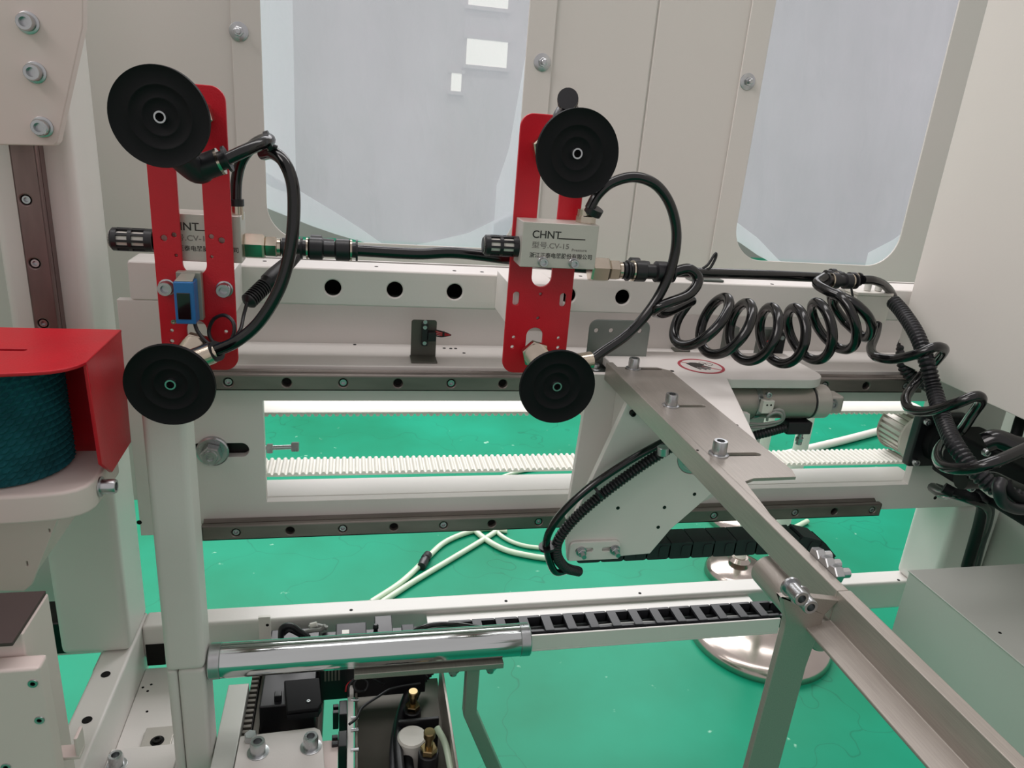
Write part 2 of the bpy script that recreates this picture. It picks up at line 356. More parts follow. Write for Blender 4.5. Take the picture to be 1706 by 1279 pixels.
film_sheet('film_fold', [(1505, 425), (1520, 415), (1545, 398)], YW+.026, film2, f2_, nx=14, amp=.003, seed=6)
film_sheet('film_fold', [(1222, 399), (1232, 404), (1262, 425), (1300, 445)], YW+.027, film2, f2_, nx=14, nz=6, amp=.002, seed=7, top=[(1222, 366), (1262, 396), (1300, 436)])
film_sheet('film_fold', [(1440, 447), (1490, 432), (1560, 380)], YW+.027, film2, f2_, nx=14, nz=6, amp=.002, seed=8, top=[(1440, 424), (1490, 398), (1560, 345)])

# ================================================================== MACHINE FRAME
Z_TT, Z_TB = zr(-.158), zr(-.1985)           # top tube
Z_L = zr(-.2676)                             # ledge
XO0, XO1 = -.0985, .772                      # opening in the front plate
Z_OT, Z_OB, Z_PB = zr(-.3096), zr(-.4365), zr(-.4755)
Z_B = zr(-.636)                              # base beam top
fr = thing('welded_gantry', 'white welded steel machine frame with a long holed beam and base beams', 'frame', (0, .84, 0))
# upper tube: hollow, holes through its front wall
hx = []
x0h = at_y(554.6, 477.7, .80); px_ = .0661
for k in range(-1, 10):
    x = x0h.x+k*px_
    if x < .33 and k not in (-1,): hx.append(x)
plate('beam_front', rrect(-.2245, .80, Z_TB, Z_TT, .004), [circ(x, zr(-.179), .0088, 24) for x in hx], .005, 'y', .80, white, fr, .0018)
MB().box(-.2245, .80, .8015, .845, Z_TT-.005, Z_TT).build('beam_top', white, fr, .002)
MB().box(-.2245, .80, .8045, .845, Z_TB, Z_TB+.004).build('beam_bottom', white, fr, .001)
MB().box(-.2225, .80, .842, .846, Z_TB, Z_TT-.002).build('beam_back', hole, fr, 0)  # back wall coloured dark to stand for shade inside the tube
for q in ((627, 444), (757, 451), (803, 453), (967, 460), (1288, 474), (441, 435)):
    p = at_z(*q, Z_TT); hole_disc('tapped_hole', V(p.x, max(.806, p.y), Z_TT), (0, 0, 1), .0022, fr)
MB().box(-.15, .86, .889, .893, Z_L-.01, zr(-.165)).build('beam_web', white, fr, 0)
MB().box(-.17, .86, .801, .8895, Z_L-.006, Z_L).build('beam_ledge', white, fr, .001)
for q in ((591, 574), (740, 580), (751, 580.5), (759, 580.5), (773, 588)):
    p = at_z(*q, Z_L); hole_disc('tapped_hole', p, (0, 0, 1), .0021, fr)
# front plate (C shape) and lower beam
xs0 = -.2375
slot_c = at_y(366, 750, .80)
outline = [(xs0, Z_PB), (.90, Z_PB), (.90, Z_L-.006), (-.150, Z_L-.006), (-.150, Z_TB), (xs0, Z_TB)]
sl0, sl1 = at_y(318, 750, .80).x, at_y(415, 750, .80).x
plate('front_plate', outline, [rrect(XO0, XO1, Z_OB, Z_OT, .001), rrect(sl0, sl1, slot_c.z-.0085, slot_c.z+.0085, .0084, 8)], .012, 'y', .80, white, fr, .0008)
MB().box(sl0-.01, sl1+.01, .8125, .818, slot_c.z-.03, slot_c.z+.03).build('tension_block', dark_steel, fr, .001)
MB().box(XO0-.02, XO1+.03, .8122, .858, Z_PB+.002, Z_OB).build('lower_beam', white, fr, .002)
for q in ((232, 870), (1558, 829)):
    p = at_y(*q, .80); hole_disc('tapped_hole', p, (0, -1, 0), .0028, fr)
# upright, base beams, leg
MB().box(-.339, -.262, .80, .8775, Z_B, 1.85).build('column', white, fr, .010, seg=4)
MB().box(-.262, .98, .846, .8787, Z_B-.05, Z_B).build('base_cross_beam', white, fr, .005, seg=3)
MB().box(-.296, -.262, .15, .8787, Z_B-.075, Z_B-.0003).build('base_side_beam', white, fr, .004, seg=3)
MB().box(-.50, -.30, .88, .93, Z_B-.06, Z_B-.012).build('rear_beam', dark_steel, fr, .002)  # dark colour stands for the shade this rear tube lies in
lx = at_y(1597, 845, .80).x
MB().box(lx, lx+.08, .80, .8775, Z_B, Z_PB-.0005).build('leg', white, fr, .009, seg=4)
MB().box(lx, lx+.06, .15, .80, Z_B-.075, Z_B).build('base_side_beam', white, fr, .004, seg=3)
MB().box(-.32, -.28, .83, .87, 0, Z_B-.05).build('foot', white, fr, .003)
MB().box(lx+.01, lx+.05, .16, .20, 0, Z_B-.075).build('foot', white, fr, .003)
MB().box(-.295, -.263, .16, .20, 0, Z_B-.075).build('foot', white, fr, .003)
for q in ((244, 1009), (585, 1016), (843, 1001), (1066, 988), (1497, 966)):
    p = at_z(*q, Z_B); p.y = min(max(p.y, .85), .874); hole_disc('tapped_hole', p, (0, 0, 1), .0024, fr)
for q in ((176, 1123), (145, 1199)):
    p = at_z(*q, Z_B); hole_disc('through_hole', p, (0, 0, 1), .0052, fr)
# cable tray on the base beam
zt = zr(-.643)
tl = at_y(722, 1060, .76).x; tr_ = .588
MB().box(tl, tr_, .76, .763, zt, zt+.022).box(tl, tr_, .76, .846, zt-.003, zt).build('cable_tray', white, fr, .0006)
MB().box(.955, .975, .2, .87, .45, 1.1).build('side_panel', cabgrey, fr, .002)

# ---- tension bolt in the slot, adjusting screw
p = at_y(355, 750, .80)
t = thing('tension_bolt', 'large hex bolt with thick washer in the slot of the white plate', 'bolt', p)
mb = MB().lathe(p, (0, -1, 0), [(0, .0175), (.004, .0175), (.005, .016)], 28).build('washer', zinc, t, sharp=30)
mb = MB(); hexnut(mb, p+V(0, -.005, 0), p+V(0, -.018, 0), .0115); mb.lathe(p+V(0, -.018, 0), (0, -1, 0), [(0, .008), (.002, .0072), (.002, .004), (.0005, .003)], 18).build('bolt_head', zinc, t, sharp=30)
a = at_y(440, 747, .83); b = at_y(494, 744, .83)
t = thing('adjusting_screw', 'thin adjusting screw sticking out of the plate into the belt opening', 'screw', a)
MB().cyl(a+V(-.02, 0, 0), b, .0028, 12).build('shank', zinc, t)
mb = MB(); hexnut(mb, a+V(.003, 0, 0), a+V(.010, 0, 0), .0062); mb.build('nut', zinc, t, sharp=30)
mb = MB(); hexnut(mb, b+V(-.006, 0, 0), b+V(.003, 0, 0), .0062); mb.build('screw_head', zinc, t, sharp=30)

# ---- linear rails
def rail_x(lab, x0, x1, z, ref, Y=.782):
    """ground rail along X; ref: x of a screw, 60 mm pitch, screws in every other hole"""
    t = thing('linear_rail', lab, 'guide rail', ((x0+x1)/2, .8, z))
    n0 = math.ceil((x0-ref+.008)/.06); hs = []
    for k in range(n0, 100):
        x = ref+k*.06
        if x > x1-.008: break
        hs.append((x, k))
    plate('rail_head', rrect(x0, x1, z-.0095, z+.0095, .0004), [circ(x, z, .0049, 20) for x, _ in hs], .0075, 'y', Y, railm, t, .0016)
    MB().poly([(x0, Y+.0075, z-.0095), (x0, Y+.010, z-.0062), (x0, Y+.013, z-.0062), (x0, .7995, z-.0095), (x0, .7995, z+.0095), (x0, Y+.013, z+.0062), (x0, Y+.010, z+.0062), (x0, Y+.0075, z+.0095)], (x1-x0, 0, 0)).build('rail_foot', railm, t)
    for x, k in hs:
        if k % 2 == 0: socket_bolt('screw', (x, Y+.0074, z), (0, -1, 0), .0041, .006, t, zinc)
        else: MB().lathe((x, Y+.0072, z), (0, -1, 0), [(0, .0048), (.001, .0046)], 16).build('plug', hole, t)
    return t
rail_x('upper long horizontal guide rail under the holed white beam', -.20, .735, zr(-.2813), at_y(380, 637, .782).x)
rail_x('lower long horizontal guide rail below the toothed belt', -.1685, .7225, zr(-.4655), at_y(393, 887, .782).x)
# upright rail on the column
tv = thing('linear_rail', 'short upright guide rail on the column above the red hood', 'guide rail', (-.299, .8, .85))
xv = -.2987
zs = [at_y(43, 333, .782).z+.06*k for k in range(-3, 6)]
plate('rail_head', rrect(xv-.0115, xv+.0115, .80, 1.5, .0004), [circ(xv-.003, z, .0049, 20) for z in zs], .0075, 'y', .782, railmv, tv, .0016)
MB().box(xv-.0115, xv+.0115, .7895, .7995, .80, 1.5).build('rail_foot', railmv, tv)
for z in zs: socket_bolt('screw', (xv-.003, .7894, z), (0, -1, 0), .0041, .006, tv, zinc)

# ---- belt and pulleys
bz1, bz0, by0, by1 = zr(-.3577), zr(-.4399), .882, .927
pcx, pcz, prr = .849, (bz1+bz0)/2-.001, (bz1-bz0)/2-.004
bt = thing('timing_belt', 'white toothed belt running along the opening of the frame', 'belt', (.3, .85, bz0))
xl = -.16
def run(z, sgn):
    """one straight run with round teeth on its inner side"""
    mb = MB(); mb.box(xl, pcx, by0, by1, z-.0012, z+.0012); n = int((pcx-xl)/.0085)
    for k in range(n):
        x = xl+.004+k*.0085; pr = [(-.0032, 0), (-.0024, .0022), (-.0012, .0034), (.0012, .0034), (.0024, .0022), (.0032, 0)]
        mb.poly([(x+a, by0, z+sgn*(.001+h)) for a, h in pr], (0, by1-by0, 0))
    return mb
run(bz1, -1).build('belt_upper_run', beltm, bt, sharp=60); run(bz0-.004, 1).build('belt_lower_run', beltm, bt, sharp=60)
arc = []
for k in range(17):
    a = R(90-180*k/16); arc.append((pcx+(prr+.004)*math.cos(a), pcz+(prr+.004)*math.sin(a)))
inn = [(pcx+(prr+.0016)*math.cos(R(-90+180*k/16)), pcz+(prr+.0016)*math.sin(R(-90+180*k/16))) for k in range(17)]
MB().poly([(x, by0, z) for x, z in arc+inn], (0, by1-by0, 0)).build('belt_bend', beltm, bt)
for cx, lab in ((pcx, 'toothed aluminium belt pulley at the motor end of the opening'),):
    pu = thing('belt_pulley', lab, 'pulley', (cx, .85, pcz)); mb = MB(); n = 26; v = []; 
    prof = []
    for k in range(n):
        for da, rr in ((-.5, 1), (-.22, 1), (-.16, .90), (.16, .90), (.22, 1)):
            a = 2*math.pi*(k+da)/n; prof.append((cx+prr*rr*math.cos(a), pcz+prr*rr*math.sin(a)))
    mb.poly([(x, by0-.002, z) for x, z in prof], (0, by1-by0+.004, 0)); mb.build('toothed_wheel', alu, pu, sharp=20)
    MB().lathe((cx, by0-.004, pcz), (0, 1, 0), [(0, prr+.001), (.002, prr+.003)], 40).build('flange', alu, pu)
    MB().lathe((cx, by1+.002, pcz), (0, 1, 0), [(0, prr+.003), (.002, prr+.001)], 40).build('flange', alu, pu)
    MB().cyl((cx, .813, pcz), (cx, .94, pcz), .009).build('shaft', dark_steel, pu)

# ================================================================== SUCTION GRIPPERS
YP, YC = .70, .60                            # bracket plate and cup lip
def bracket(xc, lab, bolts):
    t = thing('red_bracket', lab, 'bracket', (xc, YP, zr(-.24)), 'red gripper brackets')
    z0, z1 = zr(-.2395), zr(.0126)
    holes = [rrect(xc-.0102, xc+.0102, zr(-.149), zr(-.012), .0101, 8), rrect(xc-.0105, xc+.0068, zr(-.226), zr(-.191), .0086, 8)]
    for sx in (-1, 1):
        if not bolts: holes.append(rrect(xc+sx*.0242-.0033, xc+sx*.0242+.0033, zr(-.1685), zr(-.1545), .0032, 6))
        holes += [circ(xc+sx*.0236, zr(-.2015), .0017, 10), circ(xc+sx*.0242, zr(-.2118), .0019, 10)]
        if bolts: holes += [circ(xc+sx*.0155, zr(-.1137), .0022, 12), circ(xc+sx*.0240, zr(-.1168), .0028, 12), circ(xc+sx*.0150, zr(-.1318), .0014, 10)]
    if not bolts: holes += [circ(xc+.0005, zr(-.1562), .0017, 10), circ(xc, zr(-.181), .0017, 10)]
    plate('bracket_plate', rrect(xc-.0332, xc+.0332, z0, z1, .0125, 8), holes, .004, 'y', YP, red, t, .0006)
    if bolts:
        for sx in (-1, 1): socket_bolt('screw', (xc+sx*.0245, YP, zr(-.1607)), (0, -1, 0), .0065, .009, t, zinc, .0075)
    # white spacer block that carries the plate on the beam
    MB().box(xc-.026, xc+.026, YP+.0045, .7995, zr(-.196), zr(-.153)).build('mounting_block', white, t, .001)
    return t
XL, XR = -.1402, .1824
bracket(XL, 'red slotted bracket plate with the blue sensor in front of it', True)
bracket(XR, 'red slotted bracket plate carrying the silver valve block in front', False)

def cup(p, lab, stem, tilt=(0, 0, 0), zend=None):
    """flat suction cup facing the eye, with its insert, neck and spring stem back to the bracket"""
    t = thing('suction_cup', lab, 'suction cup', p, 'suction cups')
    p = Vector(p); d = Vector(tilt)+V(0, 1, 0); d.normalize(); r = .0352
    MB().lathe(p, d, [(.002, r*.985), (.0, r*1.0), (-.0010, r*.99), (-.0004, r*.95), (.0022, r*.66), (.0019, r*.645), (.0019, r*.62), (.0026, r*.60), (.0034, r*.40), (.0031, r*.385), (.0031, r*.36), (.0037, r*.34), (.0042, r*.2), (.0042, .004)], 64, caps=False).build('cup_lip_face', rubber, t, sharp=60)
    MB().lathe(p+d*.0006, d, [(0, r*.99), (.002, r*1.0), (.0045, r*.9), (.011, r*.45), (.014, .013), (.022, .012)], 64, caps=False).build('cup_body', rubber, t, sharp=50)
    MB().lathe(p+d*.0052, -d, [(-.006, .0046), (.0035, .0046), (.0042, .0043), (.0042, .0031), (-.004, .0029)], 24, caps=False).build('insert', zinc, t, sharp=30)
    MB().lathe(p+d*.0082, d, [(0, .0030), (.001, .0030)], 16).build('insert_bore', hole, t)
    b = p+d*.02
    if stem == 'spring':
        MB().cyl(b, b+d*.012, .0125, 24).build('stem_collar', nickel, t, sharp=30)
        mb = MB(); hexnut(mb, b+d*.012, b+d*.022, .0150); mb.build('hex_nut', nickel, t, sharp=30)
        mb = MB(); prof = []
        for k in range(22): prof += [(.022+k*.0022, .0108), (.022+k*.0022+.0011, .0126)]
        mb.lathe(b, d, prof, 20).build('threaded_stem', nickel, t, sharp=30)
        mb = MB(); hexnut(mb, b+d*.066, b+d*.074, .0145); mb.build('lock_nut', nickel, t, sharp=30)
    else:
        MB().cyl(b, b+d*(YP-b.y+.004), .0075, 20).build('stem', plast, t)
        mb = MB(); hexnut(mb, b+d*(YP-b.y-.010), b+d*(YP-b.y-.001), .0125); mb.build('lock_nut', nickel, t, sharp=30)
    return t
cTL = at_y(265, 195, YC); cBL = at_y(283, 642, YC); cTR = at_y(963, 256, YC); cBR = at_y(929, 645, YC)
t1 = cup(cTL, 'black suction cup at the top of the bracket next to the column', 'plain', (.10, 0, .02))
t2 = cup(cBL, 'black suction cup below the blue sensor, in front of the white post', 'spring', (.03, 0, .05))
t3 = cup(cTR, 'black suction cup above the silver valve block', 'plain', (-.05, 0, 0))
t4 = cup(cBR, 'black suction cup low on the bracket beside the steel arm', 'spring', (0, 0, .03))

def elbow(parent, pts, r, lipm=nickel):
    """push-in elbow: swept body with collar ring and release sleeve"""
    pa = smooth(pts, 8); e = (pa[-1]-pa[-2]).normalized()
    o = MB().sweep(pa, r, 16).build('elbow_fitting', plast, parent, sharp=50)
    MB().cyl(pa[-1]-e*.001, pa[-1]+e*.0012, r*1.03, 18).build('collar_ring', lipm, o)
    MB().lathe(pa[-1]+e*.0012, e, [(0, r*.72), (.004, r*.72), (.004, r*1.0), (.0062, r*1.0)], 18).build('release_sleeve', plast, o, sharp=30)
    return pa[-1]+e*.006, e
e1, d1 = elbow(t1, [cTL+V(-.002, .02, 0), cTL+V(0, .034, -.022), at_y(327, 283, .655), at_y(343, 277, .655), at_y(366, 269, .655)], .0105)
e3, d3 = elbow(t3, [cTR+V(-.004, .022, 0), cTR+V(-.006, .035, .025), at_y(946, 185, .655), at_y(946, 176, .65), at_y(946, 168, .636)], .0088)
# elbows at the lower cups where the hose arrives
f2 = at_y(352, 588, .660); f4 = at_y(984, 600, .655)
MB().cyl(cBL+V(0.003, .046, .004), f2, .0098, 18).build('hose_fitting', nickel, t2, sharp=30)
MB().cyl(f2, f2+(at_y(372, 580, .655)-f2).normalized()*.007, .0092, 18).build('release_sleeve', plast, t2, sharp=30)
MB().cyl(cBR+V(.004, .046, .004), f4, .0088, 18).build('hose_fitting', nickel, t4, sharp=30)

# ---- hoses at the left bracket
HR = .0052
h = hose('air_hose', [e1, at_y(410, 250, .66), at_y(437, 238, .672), at_y(449, 233, .69), at_y(440, 232, .708), at_y(420, 244, .722), at_y(402, 268, .727), at_y(394, 300, .728), at_y(392.5, 338, .727)], HR, gloss, n=12)
tag(h, 'short glossy black hose from the top cup elbow down behind the red bracket', 'air hose')
h = hose('air_hose', [at_y(438, 256, .694), at_y(455, 255, .682), at_y(474, 271, .672), at_y(488, 310, .667), at_y(489, 370, .664), at_y(481, 430, .662), at_y(464, 484, .66), at_y(432, 536, .658), at_y(395, 568, .656), at_y(356, 586, .658)], HR+.0003, gloss, n=12)
tag(h, 'glossy black hose arching beside the red bracket down to the lower cup', 'air hose')
z = thing('cable_tie', 'black cable tie at the top of the hose arch by the film', 'cable tie', at_y(452, 240, .68))
MB().lathe(at_y(446, 240, .685), (.8, 0, .3), [(0, .0105), (.004, .0105)], 18).build('band', plast, z)
MB().cyl(at_y(455, 243, .676), at_y(462, 246, .676), .0018, 8).build('tail', plast, z)
# ---- hose at the right bracket
h = hose('air_hose', [f4, at_y(1004, 586, .66), at_y(1050, 553, .667), at_y(1090, 505, .672), at_y(1117, 450, .674), at_y(1127, 395, .674), at_y(1118, 345, .674), at_y(1094, 309, .674), at_y(1058, 295, .674), at_y(1020, 304, .674), at_y(996, 324, .674), at_y(982, 348, .674)], HR-.0002, gloss, n=12)
tag(h, 'glossy black hose arching from the valve block down to the lower cup near the arm', 'air hose')

# ================================================================== VACUUM VALVES
def valve(x0, x1, z0, z1, Y0, Y1, lab, printed, screws):
    t = thing('vacuum_valve', lab, 'valve', ((x0+x1)/2, (Y0+Y1)/2, z0), 'vacuum valve blocks')
    box('valve_body', x0, x1, Y0, Y1, z0, z1, alu, t, .0008); W = x1-x0; hh = z1-z0
    yp = Y0-.0001
    text('lettering', 'CHNT', hh*.235, (x0+W*.125, yp, z0+hh*.66), (1, 0, 0), (0, 0, 1), ink, t, wscale=1.0)
    MB().box(x0+W*.475, x0+W*.83, yp-.0001, yp+.0002, z0+hh*.655, z0+hh*.68).build('printed_line', ink, t)
    text('lettering', '型号.CV-15', hh*.16, (x0+W*.13, yp, z0+hh*.445), (1, 0, 0), (0, 0, 1), inkp, t, wscale=1.12)
    text('lettering', 'Pressure', hh*.085, (x0+W*.66, yp, z0+hh*.40), (1, 0, 0), (0, 0, 1), inkp, t, wscale=1.2)
    text('lettering', '浙江正泰电器股份有限公司', hh*.125, (x0+W*.11, yp, z0+hh*.235), (1, 0, 0), (0, 0, 1), ink, t, wscale=.98)
    if screws:
        for fx in (.29, .70): socket_bolt('screw', (x0+W*fx, Y0, z0+hh*.135), (0, -1, 0), .0042, .0055, t, zinc, .0048)
    return t
def silencer(t, p, L, r):
    """slotted exhaust silencer pointing to -X"""
    p = Vector(p); d = V(-1, 0, 0)
    MB().lathe(p, d, [(0, r*.80), (L, r*.80)], 20).build('silencer_core', whitep, t)
    MB().lathe(p, d, [(0, r*1.0), (L*.18, r*1.0), (L*.18, r*.8)], 24).build('silencer_base', plast, t, sharp=30)
    MB().lathe(p+d*L*.82, d, [(0, r*.8), (0, r), (L*.12, r), (L*.2, r*.7), (L*.2, 0)], 24).build('silencer_cap', plast, t, sharp=30)
    MB().lathe(p+d*L*.47, d, [(0, r*.8), (0, r*.99), (L*.09, r*.99), (L*.09, r*.8)], 24).build('silencer_ring', plast, t, sharp=30)
    mb = MB()
    for k in range(10):
        a = 2*math.pi*k/10; u = V(0, math.cos(a), math.sin(a)); w = d.cross(u)
        mb.obox(p+d*L*.5+u*r*.9, d*L*.36, u*r*.1, w*r*.1)
    mb.build('silencer_ribs', plast, t, sharp=30)
def hex_fitting(t, p, r, L1=.019, L2=.011, m=nickel):
    p = Vector(p); mb = MB(); hexnut(mb, p, p+V(L1, 0, 0), r); mb.build('hex_fitting', m, t, sharp=30)
    mb = MB(); hexnut(mb, p+V(L1, 0, 0), p+V(L1+L2, 0, 0), r*.82); mb.lathe(p+V(L1+L2, 0, 0), (1, 0, 0), [(0, r*.66), (.003, r*.66), (.0035, r*.55)], 18).build('hex_reducer', m, t, sharp=30)
    return p+V(L1+L2+.0035, 0, 0)
# right valve, in front of its bracket
a = at_y(866, 447, .668); b = at_y(999, 376, .668)
vr = valve(a.x, b.x, at_y(930, 447, .668).z, at_y(930, 372, .668).z, .668, .6995, 'silver valve block with printed lettering in front of the red bracket', True, True)
zc = at_y(870, 411, .684).z
silencer(vr, (at_y(864, 411, .684).x, .684, zc), .034, .0098)
er = hex_fitting(vr, (b.x, .684, zr(-.126)), .0125)
mb = MB(); q = at_y(982, 372, .684); hexnut(mb, (q.x-.004, .684, q.z-.004), (q.x-.004, .684, q.z+.008), .0095); mb.cyl((q.x-.006, .684, q.z+.006), (q.x-.006, .684, q.z+.013), .0072); mb.build('top_fitting', nickel, vr, sharp=30)
MB().cyl((q.x-.001, .676, q.z+.010), (q.x+.001, .674, q.z+.016), .0085).build('release_sleeve', plast, vr, sharp=30)
# left valve, behind its bracket
Yv = .7105
a = at_y(262, 440, Yv); b = at_y(400, 360, Yv)
vl = valve(a.x, b.x, at_y(330, 436, Yv).z, at_y(330, 357, Yv).z, Yv, .742, 'silver valve block half hidden behind the red bracket with the blue sensor', True, False)
zc = at_y(240, 400, .727).z
silencer(vl, (at_y(256, 400, .727).x, .727, zc), .036, .0105)
el = hex_fitting(vl, (b.x, .727, at_y(430, 410, .727).z), .0125, m=nickel)
q = at_y(393, 350, .727); MB().cyl((q.x, .727, q.z-.008), (q.x, .727, q.z+.004), .007).build('top_fitting', nickel, vl)
MB().cyl((q.x, .727, q.z+.004), (q.x, .727, q.z+.010), .0075).build('release_sleeve', plast, vl)

# ---- Y connectors and straight supply hose
def connector(name, p, L, r, lab, m=plast):
    """push-in union along X: two thick ends with metal rings and sleeves, thin waist"""
    p = Vector(p); t = thing(name, lab, 'hose connector', p)
    MB().lathe(p, (1, 0, 0), [(0, r*.7), (L*.05, r*.95), (L*.06, r), (L*.34, r), (L*.38, r*.72), (L*.62, r*.72), (L*.66, r), (L*.95, r), (L, r*.8)], 20).build('connector_body', m, t, sharp=40)
    MB().lathe(p+V(0, .014, .0025), (1, 0, 0), [(L*.06, r*.8), (L*.3, r*.8), (L*.34, r*.55), (L*.6, r*.5)], 18).build('side_branch', m, t, sharp=40)
    for x, s in ((0, -1), (L, 1)):
        MB().cyl(p+V(x-.0008*s, 0, 0), p+V(x+.0008*s, 0, 0), r*.98).build('collar_ring', nickel, t)
        MB().lathe(p+V(x+.0008*s, 0, 0), (s, 0, 0), [(0, r*.7), (.0035, r*.7), (.0035, r*.98), (.0055, r*.98)], 18).build('release_sleeve', plast, t, sharp=30)
    return t
zl = el.z
yl = .727
MB().cyl(el, (at_y(512, 411, yl).x, yl, zl), .0062).build('hose_stub', plast, vl)
MB().lathe(el+V(.001, 0, 0), (1, 0, 0), [(0, .009), (.003, .009), (.003, .0065), (.010, .0065), (.010, .0085), (.013, .0085)], 18).build('release_sleeve', plast, vl, sharp=30)
connector('hose_connector', (at_y(512, 412, yl).x, yl, zl), at_y(585, 412, yl).x-at_y(512, 412, yl).x, .0105, 'black hose connector beside the silver hex fitting of the half-hidden valve')
xe = at_y(590, 412, yl).x
h = hose('supply_hose', [(xe, yl, zl), (xe+.06, .7255, zl-.0005), (at_y(760, 420, .725).x, .725, at_y(760, 421, .725).z), (at_y(860, 432, .728).x, .728, at_y(860, 433, .728).z), (at_y(960, 444, .728).x, .728, at_y(960, 445, .728).z), (at_y(1100, 450, .728).x, .728, at_y(1100, 452, .728).z), (at_y(1250, 456, .742).x, .742, at_y(1250, 457, .742).z), (at_y(1384, 461, .758).x, .758, at_y(1384, 463, .758).z)], .0056, gloss, n=8)
tag(h, 'long straight black hose lying along the top of the holed beam', 'air hose')
# right branch: connector after the valve and the coil hose
yr = .684
MB().cyl(er, (at_y(1052, 431, yr).x, yr, er.z), .0062).build('hose_stub', plast, vr)
MB().lathe(er+V(.001, 0, 0), (1, 0, 0), [(0, .0085), (.003, .0085), (.003, .0065), (.007, .0065), (.007, .0085), (.010, .0085)], 18).build('release_sleeve', plast, vr, sharp=30)
xk = at_y(1056, 431, yr).x; xk2 = at_y(1114, 437, yr).x
connector('hose_connector', (xk, yr, er.z), xk2-xk, .0105, 'black hose connector between the silver valve block and the coiled hose')
# coil hose
def coil():
    pts = [V(xk2+.006, yr, er.z), at_y(1148, 448, .682), at_y(1163, 466, .68), at_y(1148, 490, .672), at_y(1110, 506, .665), at_y(1090, 517, .672), at_y(1108, 521, .69), at_y(1150, 502, .708)]
    axp = smooth([at_y(x, y, .692) for x, y in ((1150, 528), (1190, 541), (1238, 552), (1290, 559), (1340, 557), (1385, 543), (1422, 524))], 20)
    n = len(axp); dense = []; N = 520; total = 2*math.pi*(6+79/360)
    for q in range(N+1):
        sN = q/N; f = sN*(n-1); i0 = min(int(f), n-2); p = axp[i0].lerp(axp[i0+1], f-i0)
        kk = R(235)+total*sN; r = .0262+.0040*math.sin(math.pi*sN); lean = .72-1.45*sN
        dense.append(p+V(0, 0, -1)*(math.cos(kk)*r)-V(0, 1, 0)*(math.sin(kk)*r)+V(1, 0, 0)*(-math.cos(kk)*r*lean))
    end = [at_y(1440, 562, .694), at_y(1452, 549, .676), at_y(1446, 527, .667), at_y(1420, 503, .676), at_y(1380, 485, .70), at_y(1361, 472, .72), at_y(1374, 461, .731)]
    return resample(smooth(pts+dense[4:-4:8]+[dense[-4]]+end, 8), .0018)
o = MB().sweep(coil(), .0054, 12).build('coil_hose', gloss, sharp=60)
tag(o, 'glossy black coiled hose hanging in loops above the carriage', 'coil hose')
# rubber-tie loop and flat clip behind the coil
h = hose('cable_tie', [at_y(1171, 447, .70), at_y(1180, 440, .70), at_y(1189, 426, .70), at_y(1193, 422, .70), at_y(1192, 430, .70), at_y(1184, 445, .70), at_y(1178, 449, .70)], .0014, plast, n=6); tag(h, 'black cable tie standing up on the straight hose behind the coil', 'cable tie')

# ---- blue photo sensor on the left bracket
a = at_y(291, 540, .672); b = at_y(323, 463, .672)
ps = thing('photo_sensor', 'small blue photoelectric sensor with dark window on the red bracket', 'sensor', (a.x, .68, a.z))
sh = lambda p, y: p
bx0, bx1, bz0_, bz1_ = at_y(290, 500, .672).x, at_y(324, 500, .672).x, at_y(305, 540, .672).z, at_y(305, 470, .672).z
MB().poly([(bx0, .672, bz0_), (bx1, .672, bz0_), (bx1, .672, bz1_), (bx0, .672, bz1_)], (0, .018, 0)).build('sensor_body', bluep, ps, .0012)
MB().poly([(bx0+.001, .674, bz1_), (bx1-.001, .674, bz1_), (bx1-.001, .688, bz1_+.004), (bx0+.004, .688, bz1_+.004)], (0, .0, .0008)).build('sensor_cap', clearp, ps, .0005)
box('sensor_window', bx0+.0025, bx1-.0035, .6712, .673, bz0_+.0045, bz1_-.0095, lens, ps, .0004)
box('sensor_back_plate', bx0-.0012, bx1+.003, .690, .6992, bz0_-.001, bz1_+.005, clearp, ps, .0008)
socket_bolt('screw', at_y(290, 535, .69), (0, -1, 0), .0022, .003, ps, nickel)
hose('sensor_cable', [V(bx1-.004, .684, bz0_), at_y(330, 553, .68), at_y(348, 572, .675), at_y(372, 578, .672), at_y(388, 560, .672), at_y(389, 538, .676), at_y(374, 525, .684), at_y(356, 532, .69), at_y(348, 552, .69), at_y(356, 570, .686), at_y(378, 570, .688), at_y(399, 552, .694), at_y(406, 525, .71), at_y(412, 503, .715)], .0017, plast, ps, n=8, seg=8)
mb = MB(); c0, c1 = at_y(410, 506, .716), at_y(447, 470, .74); d = (c1-c0).normalized(); L = (c1-c0).length
prof = [(0, .003), (.002, .0062)]
for k in range(9): prof += [(.004+k*(L-.008)/9, .0080), (.004+(k+.45)*(L-.008)/9, .0080), (.004+(k+.5)*(L-.008)/9, .0064), (.004+(k+.95)*(L-.008)/9, .0064)]
mb.lathe(c0, d, prof+[(L, .0088), (L+.012, .0088), (L+.05, .006)], 18).build('cable_gland', plast, ps, sharp=25)

